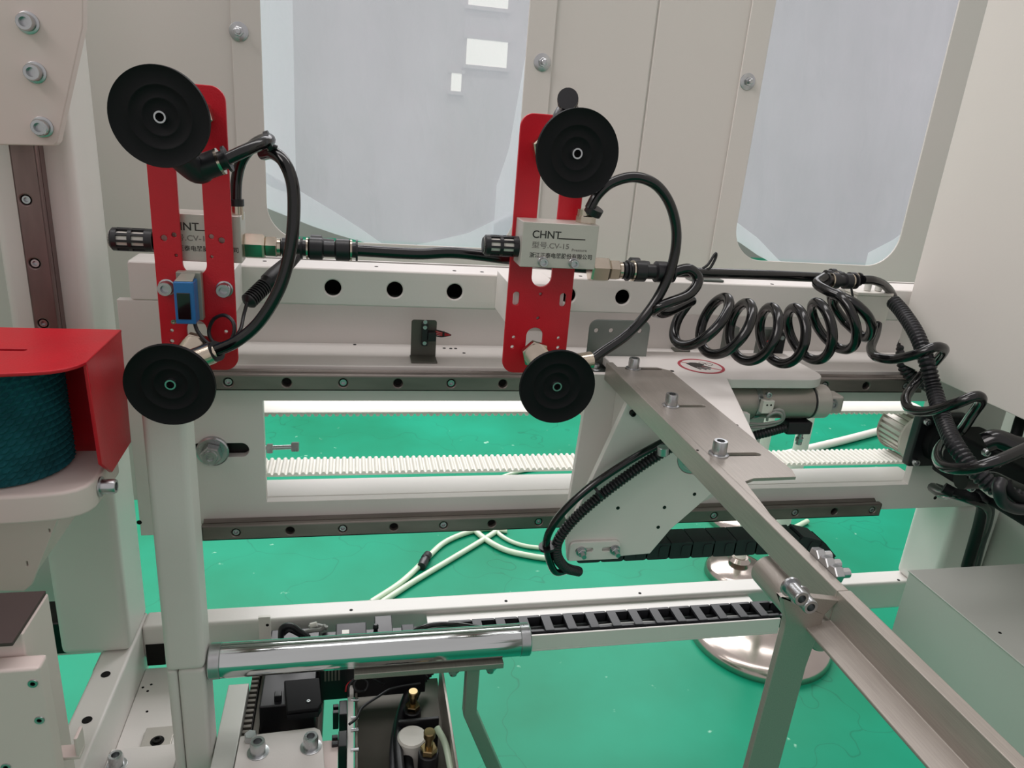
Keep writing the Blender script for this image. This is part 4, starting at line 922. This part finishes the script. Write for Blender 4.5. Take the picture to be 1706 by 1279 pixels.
MB().box(fx0, fx1, ry-.017, ry+.017, zf-.006, zf+.001).build('mounting_bar', steel, rl, .0008)
for x in (756, 818):
    c = at_y(x, 1105, ry-.008); mb = MB(); hexnut(mb, (c.x, ry-.008, zf-.006), (c.x, ry-.008, zf-.013), .0068); mb.cyl((c.x, ry-.008, zf-.013), (c.x, ry-.008, zf-.017), .004, 14); mb.build('hex_bolt', zinc, rl, sharp=30)
b0 = at_y(788, 1108, ry-.005); b1 = at_y(789, 1180, ry-.005); b2 = at_y(845, 1330, ry-.005)
MB().poly([(b0.x-.008, ry-.012, zf-.006), (b0.x+.007, ry-.012, zf-.006), (b0.x+.007, ry-.012, b1.z), (b2.x+.009, ry-.012, b2.z), (b2.x-.008, ry-.012, b2.z), (b0.x-.008, ry-.012, b1.z-.004)], (0, .014, 0)).build('bent_bar', steel, rl, .0012)
MB().poly([(b2.x+.009, ry-.012, b2.z), (b2.x-.008, ry-.012, b2.z), (b2.x-.008, ry-.012, .04), (b2.x+.009, ry-.012, .04)], (0, .014, 0)).build('bar_foot', steel, rl, .001)

# ================================================================== FLOOR ITEMS
def stanchion(px, py, lab, r=.174):
    c = at_z(px, py, 0); t = thing('post_stand', lab, 'post stand', c, 'post stands on the floor')
    MB().lathe(c, (0, 0, 1), [(0, r), (.012, r), (.022, r*.97), (.030, r*.86), (.036, r*.6), (.042, r*.25), (.05, .03), (.06, .022)], 64).build('base', basem, t, sharp=50)
    MB().cyl(c+V(0, 0, .06), c+V(0, 0, .70), .0155, 24).build('pole', whitep, t)
    MB().lathe(c+V(0, 0, .70), (0, 0, 1), [(0, .0155), (.01, .026), (.04, .026), (.05, .015)], 24).build('pole_head', chrome, t, sharp=40)
stanchion(1262, 1060, 'chrome-based post stand nearest the frame, under the drag chain tray', .165)
stanchion(1226, 958, 'small chrome-based post stand just behind the base beam', .085)
stanchion(1240, 868, 'chrome-based post stand farthest back on the green floor', .12)
def floor_hose(lab, px, r, m=hosec):
    h = hose('floor_hose', [at_z(x, y, r*1.02) for x, y in px], r, m, n=10); tag(h, lab, 'hose', 'pale hoses on the floor'); return h
floor_hose('pale hose with a black joint lying on the green floor', [(618, 1003), (668, 970), (706, 935), (738, 905), (775, 888), (812, 880), (845, 884)], .0075)
floor_hose('pale hose crossing beside the jointed one on the green floor', [(636, 1003), (690, 968), (745, 935), (790, 908), (822, 888), (850, 868)], .0075)
floor_hose('pale hose bending away below the lower rail toward the carriage', [(780, 872), (805, 895), (840, 915), (885, 926), (930, 932)], .008)
floor_hose('thin pale hose bending just above the other one near the carriage', [(815, 868), (835, 892), (870, 908), (925, 915)], .006)
floor_hose('pale hose looping behind the slanted carriage plate', [(1085, 858), (1110, 885), (1150, 896), (1200, 900), (1260, 897), (1315, 882), (1345, 868)], .008)
floor_hose('thick white hose lying straight on the floor left of the pulley', [(1280, 764), (1340, 749), (1410, 732), (1500, 708), (1560, 690)], .016, whitep)
floor_hose('faint pale hose seen between the belt and the lower beam', [(835, 795), (865, 785), (900, 779), (950, 776)], .007)
c0, c1 = at_z(702, 945, .01), at_z(713, 925, .01)
hj = thing('hose_joint', 'small black joint on the pale floor hose', 'hose joint', c0)
d = (c1-c0).normalized(); L = (c1-c0).length
MB().lathe(c0+V(0, 0, .003), d, [(0, .011), (L*.4, .013), (L*.45, .010), (L*.6, .010), (L*.65, .013), (L, .011)], 16).build('joint_body', plast, hj, sharp=40)

# ================================================================== BRUSH UNIT AT THE COLUMN
sl = thing('slider_plate', 'cream slider plate with three socket bolts on the column at the picture corner', 'plate', (-.3, .745, zr(-.05)))
pp = [at_y(*q, .745) for q in ((139, -60), (138, 45), (96, 236), (90, 243), (-60, 240), (-60, -60))]
MB().poly(pp, (0, .012, 0)).build('plate_body', pinkw, sl, .0012)
MB().box(-.33, -.275, .757, .7815, zr(-.03), zr(.10)).build('rail_block', dark_steel, sl, .001)
for q in ((47, 38), (59, 121), (71, 212)):
    p = at_y(*q, .745); socket_bolt('bolt', p, (0, -1, 0), .0068, .0085, sl, zinc, .0088)
XH, ZH = -.197, zr(-.192)
hd = thing('red_hood', 'red painted hood with a pointed side flange over the teal brush', 'hood', (XH, .62, ZH))
top = [(-.36, .668), (XH, .668), (XH, .578)]
for x, y in ((-.198, .5765), (-.2005, .5695), (-.206, .562), (-.214, .5565), (-.225, .553), (-.245, .5495), (-.275, .548), (-.36, .548)): top.append((x, y))
plate('hood_top', top, [rrect(-.272, -.2475, .6035, .609, .0026, 5)], .003, 'z', ZH, red, hd, .0008)
fl_ = [(.578, ZH-.0005), (.668, ZH-.0005), (.664, zr(-.297)), (.607, zr(-.297)-.002), (.585, zr(-.281))]
plate('side_flange', fl_, [], .003, 'x', XH-.003, red, hd, .0008)
MB().box(-.36, -.216, .665, .668, zr(-.322), ZH-.003).build('hood_back', red, hd, .0006)
# teal knit-textured roller
dr = thing('brush_roller', 'dark teal knit-textured roller drum under the red hood', 'roller', (-.277, .625, zr(-.295)))
v = []; f = []; NA, NZ = 84, 34; r0 = .0445; z0d, z1d = zr(-.294), zr(-.2005)
for j in range(NZ+1):
    for i in range(NA):
        a = 2*math.pi*i/NA+.016*j; w = (1 if (i+(j//2)) % 2 else .15)*(1 if j % 2 else .2)
        rr = r0+.0036*w; v.append((-.277+rr*math.cos(a), .6165+rr*math.sin(a), z0d+(z1d-z0d)*j/NZ))
for j in range(NZ):
    for i in range(NA):
        k = (i+1) % NA; f.append((j*NA+i, j*NA+k, (j+1)*NA+k, (j+1)*NA+i))
f.append(tuple(range(NA))[::-1]); f.append(tuple(NZ*NA+i for i in range(NA)))
MB().add(v, f).build('knit_sleeve', teal, dr, sharp=15)
MB().cyl((-.277, .6165, z1d), (-.277, .6165, ZH-.0035), .012).build('shaft', dark_steel, dr)
ZT = zr(-.295)
tbp = thing('support_shelf', 'thick cream shelf with rounded corner under the teal roller', 'shelf', (-.27, .62, ZT-.03))
tp = [(-.36, .645), (-.204, .645), (-.204, .592)]
for x, y in ((-.2045, .585), (-.207, .577), (-.212, .571), (-.220, .5665), (-.23, .5640), (-.25, .5615), (-.28, .560), (-.36, .559)): tp.append((x, y))
plate('shelf_plate', tp, [], .025, 'z', ZT-.0003, pinkw, tbp, .003)
pB = V(-.204, .596, zr(-.3065)); socket_bolt('bolt', pB, (1, 0, 0), .0062, .011, tbp, zinc, .0085)
bp_ = [(-.36, zr(-.3215))] + [(p.x, p.z) for p in (at_y(112, 862, .60), at_y(52, 975, .60), at_y(40, 985, .60))] + [(-.36, zr(-.40))]
bp_[1] = (bp_[1][0], zr(-.3215))
plate('bracket_plate', bp_, [rrect(at_y(82, 884, .60).x-.0006, at_y(82, 884, .60).x+.0006, at_y(82, 887, .60).z, at_y(82, 881, .60).z, .0005, 3), rrect(at_y(45, 939, .60).x-.0006, at_y(45, 939, .60).x+.0006, at_y(45, 943, .60).z, at_y(45, 935, .60).z, .0005, 3)], .006, 'y', .60, pinkw, tbp, .0008)
MB().box(-.36, -.27, .606, .7995, zr(-.40), zr(-.323)).build('arm_block', pinkw, tbp, .001)
# casing in the near corner
xc_, zc_2 = -.2135, zr(-.3387)
cs = thing('machine_casing', 'cream casing with brown top pad at the near corner of the picture', 'casing', (-.27, .45, zr(-.6)))
MB().box(-.42, xc_, .455, .50, Z_B+.0005, zc_2-.003).build('casing_body', pinkw, cs, .0015)
MB().box(-.42, xc_-.001, .443, .499, zc_2-.003, zc_2).build('top_pad', brown, cs, .0006)
MB().box(-.42, -.2003, .44, .4545, Z_B+.0005, zr(-.358)).build('front_panel', pinkw, cs, .0025)
for q in ((55, 1138), (66, 1199), (10, 1277)):
    p = at_y(*q, .44); MB().lathe(p, (0, -1, 0), [(0, .0032), (.0008, .003), (.0008, .0016), (.0, .0014)], 14).build('panel_screw', zinc, cs, sharp=30)
lg0 = at_y(112, 1240, .47); MB().box(xc_, lg0.x+.012, .458, .47, lg0.z-.003, lg0.z).box(lg0.x+.0095, lg0.x+.012, .458, .47, lg0.z, lg0.z+.016).build('side_lug', pinkw, cs, .0006)

# ================================================================== LOWER CROSS-FEED MODULE (foreground)
ZM = zr(-.66)
a, b = at_y(246, 1108, .8455), at_y(273, 1072, .8455)
MB().box(a.x, b.x, .8445, .8462, a.z, b.z).build('square_opening', hole, fr)
lpz = zr(-.70)
lp_ = thing('base_plate', 'white machined base plate between the side beam and the white post', 'plate', (-.225, .78, lpz-.012))
MB().box(-.2615, -.1845, .56, .8455, lpz-.012, lpz).build('plate_body', white2, lp_, .0008)
MB().box(-.2345, -.2025, .57, .738, lpz+.0003, lpz+.004).build('rail_strip', alu, lp_, .0006)
c = at_z(262, 1234, lpz+.004); MB().lathe(c, (0, 0, 1), [(-.0005, .0075), (.0004, .0075)], 20).build('counterbore', hole, lp_)
socket_bolt('screw', c, (0, 0, 1), .0048, .003, lp_, dark_steel)
for q in ((246, 1151), (238, 1145), (252, 1140), (245, 1185)): hole_disc('tapped_hole', at_z(*q, lpz), (0, 0, 1), .0016, lp_)
MB().box(-.2615, -.190, .50, at_z(230, 1244, lpz+.012).y, lpz+.0045, lpz+.012).build('cover_plate', white2, lp_, .0008)
c = at_z(184, 1276, lpz+.012); socket_bolt('bolt', (max(c.x, -.2495), min(c.y, .70), lpz+.012), (0, 0, 1), .0075, .014, lp_, zinc, .0105)

md = thing('linear_module', 'grey cross-feed linear module with toothed strip under the chrome roller', 'linear module', (-.08, .7, ZM-.05))
MB().box(-.1452, -.1215, .50, .758, ZM-.03, ZM).build('cover_strip', cabgrey, md, .0012)
mb = MB().box(-.1213, -.1115, .50, .84, ZM-.03, ZM-.012)
mb.build('toothed_strip_base', dark_steel, md)
n = 0; y = .52; tm = MB().box(-.0045, .0045, 0, .0042, 0, .004).mesh('strip_tooth', .0006); tm.materials.append(modgrey)
while y < .835:
    o = bpy.data.objects.new('strip_tooth', tm); C.objects.link(o); o.location = (-.1164, y, ZM-.012); o.parent = md; o.matrix_parent_inverse = Matrix.Translation(-LOC[md.name]); y += .008
MB().box(-.111, -.0335, .50, .8455, ZM-.040, ZM-.034).build('module_bed', modgrey, md, .001)
MB().box(-.111, -.1035, .50, .8455, ZM-.034, ZM-.016).build('module_side', modgrey, md, .001)
MB().box(-.0395, -.0335, .50, .8455, ZM-.034, ZM-.018).build('module_side', modgrey, md, .001)
xg = at_z(482, 1212, ZM-.022).x
MB().box(xg-.010, xg+.010, .50, .8455, ZM-.034, ZM-.022).build('guide_rail', alu, md, .001)
c = at_z(482, 1211, ZM-.022); MB().lathe((xg, c.y, ZM-.022), (0, 0, 1), [(-.0005, .0062), (.0004, .0062)], 20).build('counterbore', hole, md); socket_bolt('rail_screw', (xg, c.y, ZM-.022), (0, 0, 1), .0042, .0025, md, zinc)
# black drive block under the roller
zk = zr(-.628)
db = thing('drive_unit', 'black drive block with a dark cover below the chrome roller', 'drive unit', (-.07, .75, ZM-.03))
k0, k1 = at_z(452, 1185, zk), at_z(545, 1120, zk)
MB().box(-.1025, -.041, .695, .83, ZM-.0185, zk-.012).build('drive_body', plast, db, .002)
cv = [at_z(*q, zk) for q in ((473, 1133), (532, 1128), (536, 1170), (530, 1180), (478, 1186))]
MB().poly([(p.x, p.y, zk-.004) for p in cv], (0, 0, .004)).build('drive_cover', rubber, db, .0015)
MB().poly([(p.x*1.0, p.y, zk-.0118) for p in cv], (0, 0, .0075)).build('cover_post', plast, db)
socket_bolt('screw', at_z(514, 1168, zk), (0, 0, 1), .0022, .001, db, zinc)
c = at_z(466, 1150, zk); MB().box(c.x-.006, c.x+.002, c.y-.004, c.y+.004, zk-.012, zk-.004).build('cover_clip', plast, db, .0008)
# controller with label right of it
ct = thing('valve_terminal', 'black terminal block with printed labels behind the chrome roller', 'terminal', (.02, .78, ZM-.03))
tzz = zr(-.625)
MB().box(-.038, .090, .735, .80, tzz-.05, tzz).build('terminal_body', plast, ct, .0015)
for k in range(5):
    x = -.032+k*.004
    MB().box(x, x+.0022, .7335, .735, tzz-.02, tzz-.002).build('vent_slot', modgrey, ct)
c0, c1 = at_y(596, 1128, .7345), at_y(646, 1107, .7345)
MB().box(c0.x, c1.x, .7338, .735, c0.z, c1.z).build('label_plate', modgrey, ct, .0002)
MB().box(-.02, .018, .75, .80, tzz, tzz+.012).build('terminal_cap', chainp, ct, .002)
MB().box(.028, .05, .76, .80, tzz, tzz+.02).build('relay', plast, ct, .0015)
MB().box(.062, .078, .765, .79, tzz, tzz+.012).build('relay', chainp, ct, .0015)
c = at_y(626, 1042, .77); MB().cyl((c.x, .77, tzz), (c.x, .77, tzz+.022), .0028, 10).build('toggle', plast, ct)
MB().lathe((c.x, .77, tzz+.022), (0, 0, 1), [(0, .002), (.002, .0036), (.006, .0036), (.008, .002)], 10).build('toggle_knob', plast, ct)
c = at_y(575, 1040, .775); MB().box(c.x-.004, c.x+.005, .772, .780, tzz+.012, tzz+.017).build('white_plug', whitep, ct, .0006)
# small white bar and cables beyond the roller
a, b = at_y(432, 1062, .80), at_y(450, 1026, .80)
o = MB().box(a.x, b.x, .798, .803, zr(-.70), b.z).build('hole_strip', whitep, None, .0006); tag(o, 'narrow white strip with one hole standing behind the chrome roller', 'strip')
hole_disc('hole', at_y(445.5, 1041, .798), (0, -1, 0), .002, o)
cl = thing('cable_coil', 'dark cables bunched behind the chrome roller near the narrow white strip', 'cables', at_y(490, 1050, .79))
for k, pts in enumerate((((468, 1062), (470, 1046), (484, 1042), (500, 1052), (512, 1060)), ((470, 1056), (482, 1048), (500, 1056), (515, 1062)), ((505, 1054), (518, 1050), (535, 1048), (542, 1042)), ((515, 1045), (528, 1042), (545, 1046)))):
    hose('cable', [at_y(x, y, .79+.004*k) for x, y in pts], .0038 if k < 2 else .003, plast if k < 2 else wiregrey, cl, seg=8)
c = at_y(517, 1042, .785); MB().cyl(c, c+V(.008, 0, .002), .0032, 12).build('white_ferrule', whitep, cl)
b_ = bundle('black leads running from the terminal block along the tray into the drag chain', [([at_y(690, 1050, .775), at_y(720, 1041, .772), at_y(760, 1040, .772), at_y(800, 1046, .775), at_y(830, 1050, .78)], .0034), ([at_y(660, 1056, .78), at_y(710, 1050, .78), at_y(755, 1046, .78), at_y(800, 1050, .785)], .0034)])
# carriage plate with bolts
zp = zr(-.640)
cp = thing('carriage_plate', 'white flat plate with large socket bolts at the lower picture edge', 'plate', (-.08, .62, zp-.008))
o4 = [at_z(*q, zp) for q in ((400, 1226), (524, 1211), (533, 1215), (537, 1228), (545, 1330), (380, 1330))]
MB().poly([p for p in o4], (0, 0, -.008)).build('plate_body', white2, cp, .0012)
MB().box(-.10, -.05, .56, .64, zr(-.6815), zp-.008).build('slide_block', alu, cp, .001)
for q, r in (((430, 1253), .0078), ((518, 1244), .0078)): socket_bolt('bolt', at_z(*q, zp), (0, 0, 1), r, .014, cp, zinc, .0112)
c = at_z(418, 1232, zp); mb = MB(); hexnut(mb, c, c+V(0, 0, .008), .0068); mb.build('hex_bolt', zinc, cp, sharp=30)
# sensor rail and the two fork sensors
srl = thing('sensor_rail', 'upright white rail with two black fork sensors and looping wires', 'sensor rail', (0, .7, ZM-.04))
MB().box(-.0045, .0025, .50, .74, zr(-.70), zr(-.655)).build('rail_strip', white2, srl, .0008)
for (x, y) in ((566, 1176), (558, 1228)):
    c = at_z(x+12, y, zr(-.650)); o = MB().box(-.014, -.0047, c.y-.012, c.y+.010, zr(-.690), zr(-.650)).build('fork_sensor', plast, srl, .001)
    MB().box(-.021, -.0145, c.y-.008, c.y-.003, zr(-.675), zr(-.651)).build('fork_arm', plast, o, .0006)
    MB().box(-.021, -.0145, c.y+.001, c.y+.006, zr(-.675), zr(-.651)).build('fork_arm', plast, o, .0006)
    for dy in (-.014, .014): MB().cyl((-.0005, c.y+dy, zr(-.655)), (.008, c.y+dy, zr(-.655)), .002, 10).build('rail_screw', zinc, srl)
hose('wire', [at_y(580, 1160, .71), at_y(582, 1140, .715), at_y(598, 1128, .72), at_y(612, 1136, .72), at_y(608, 1150, .715), at_y(594, 1150, .71), at_y(590, 1138, .715), at_y(606, 1126, .72), at_y(640, 1140, .73)], .0016, plast, srl, seg=8)
hose('wire', [at_y(582, 1206, .66), at_y(594, 1196, .67), at_y(604, 1178, .685), at_y(630, 1160, .70), at_y(655, 1146, .715), at_y(700, 1138, .725)], .0016, plast, srl, seg=8)
hose('red_wire', [at_y(576, 1152, .715), at_y(578, 1142, .718), at_y(586, 1134, .72)], .0013, redwire, srl, seg=6)
c = at_z(548, 1240, zr(-.655)); MB().box(c.x-.008, c.x+.010, .60, c.y+.006, zr(-.658), zr(-.655)).build('trigger_tab', pinkw, srl, .0005)
# steel channel with fittings
chn = thing('steel_channel', 'open grey steel channel holding two brass-topped fittings', 'channel', (.06, .65, zr(-.72)))
MB().box(.004, .1135, .50, .80, zr(-.715), zr(-.712)).build('channel_floor', modgrey, chn, .0005)
MB().box(.004, .007, .50, .733, zr(-.712), zr(-.665)).build('channel_side', modgrey, chn, .0005)
MB().box(.1105, .1135, .50, .765, zr(-.712), zr(-.655)).build('channel_side', steel, chn, .0005)
def fitting(px, py, z, lab, s=1.):
    c = at_z(px, py, z); t = thing('flow_valve', lab, 'valve fitting', (c.x, c.y, zr(-.7118)))
    MB().cyl((c.x, c.y, zr(-.7115)), (c.x, c.y, z-.016*s), .0105*s, 24, .001).build('valve_body', plast, t, sharp=30)
    mb = MB(); hexnut(mb, (c.x, c.y, z-.016*s), (c.x, c.y, z-.009*s), .0088*s); mb.build('hex_collar', brass, t, sharp=30)
    MB().cyl((c.x, c.y, z-.009*s), (c.x, c.y, z+.004*s), .0042*s, 16).build('stem', brass, t)
    MB().lathe((c.x, c.y, z+.004*s), (0, 0, 1), [(0, .0042*s), (0, .006*s), (.006*s, .006*s), (.007*s, .0052*s)], 20).build('knurled_knob', brass, t, sharp=30)
    return c
fc1 = fitting(688, 1163, zr(-.655), 'black flow valve with brass top further along the steel channel')
fc2 = fitting(715, 1232, zr(-.648), 'black flow valve with brass top nearest the lower picture edge', 1.1)
hs = thing('tape_roll', 'white wrapped hose end between the two brass-topped valves', 'hose end', (.075, .68, zr(-.71)))
c = at_z(694, 1222, zr(-.67)); MB().cyl((c.x-.005, c.y, zr(-.7115)), (c.x-.005, c.y, zr(-.672)), .017, 28, .002).build('wrap', whitep, hs, sharp=30)
MB().box(c.x-.02, c.x+.028, c.y+.018, c.y+.022, zr(-.7118), zr(-.668)).build('holder_plate', plast, hs, .0008)
bundle('dark cables lying along the steel channel beside the flow valves', [
    ([at_z(700, 1118, zr(-.672)), at_z(682, 1150, zr(-.675)), at_z(668, 1190, zr(-.68)), at_z(663, 1235, zr(-.68)), at_z(668, 1300, zr(-.68))], .0055),
    ([at_z(705, 1124, zr(-.69)), at_z(690, 1160, zr(-.69)), at_z(674, 1200, zr(-.69)), at_z(676, 1240, zr(-.69)), at_z(684, 1300, zr(-.69))], .006),
    ([at_z(690, 1130, zr(-.68)), at_z(676, 1160, zr(-.682)), at_z(662, 1200, zr(-.684)), at_z(655, 1245, zr(-.684)), at_z(655, 1300, zr(-.684))], .004)], (plast, rubber, chainp))
o = conduit('corrugated_sleeve', [at_z(725, 1108, zr(-.655)), at_z(712, 1122, zr(-.66)), at_z(696, 1140, zr(-.668))], .0065, plast); tag(o, 'short corrugated sleeve entering the steel channel below the roller bracket', 'cable sleeve')
h = hose('clear_tube', [at_z(728, 1212, zr(-.665)), at_z(742, 1240, zr(-.67)), at_z(752, 1285, zr(-.68))], .004, hosec); tag(h, 'clear plastic tube at the side of the steel channel', 'tube')

h = hose('power_cable', [at_y(1712, 672, .64), at_y(1700, 700, .635), at_y(1690, 735, .625), at_y(1682, 760, .615)], .006, rubber); tag(h, 'black cable hanging down the grey side wall at the picture edge', 'cable')
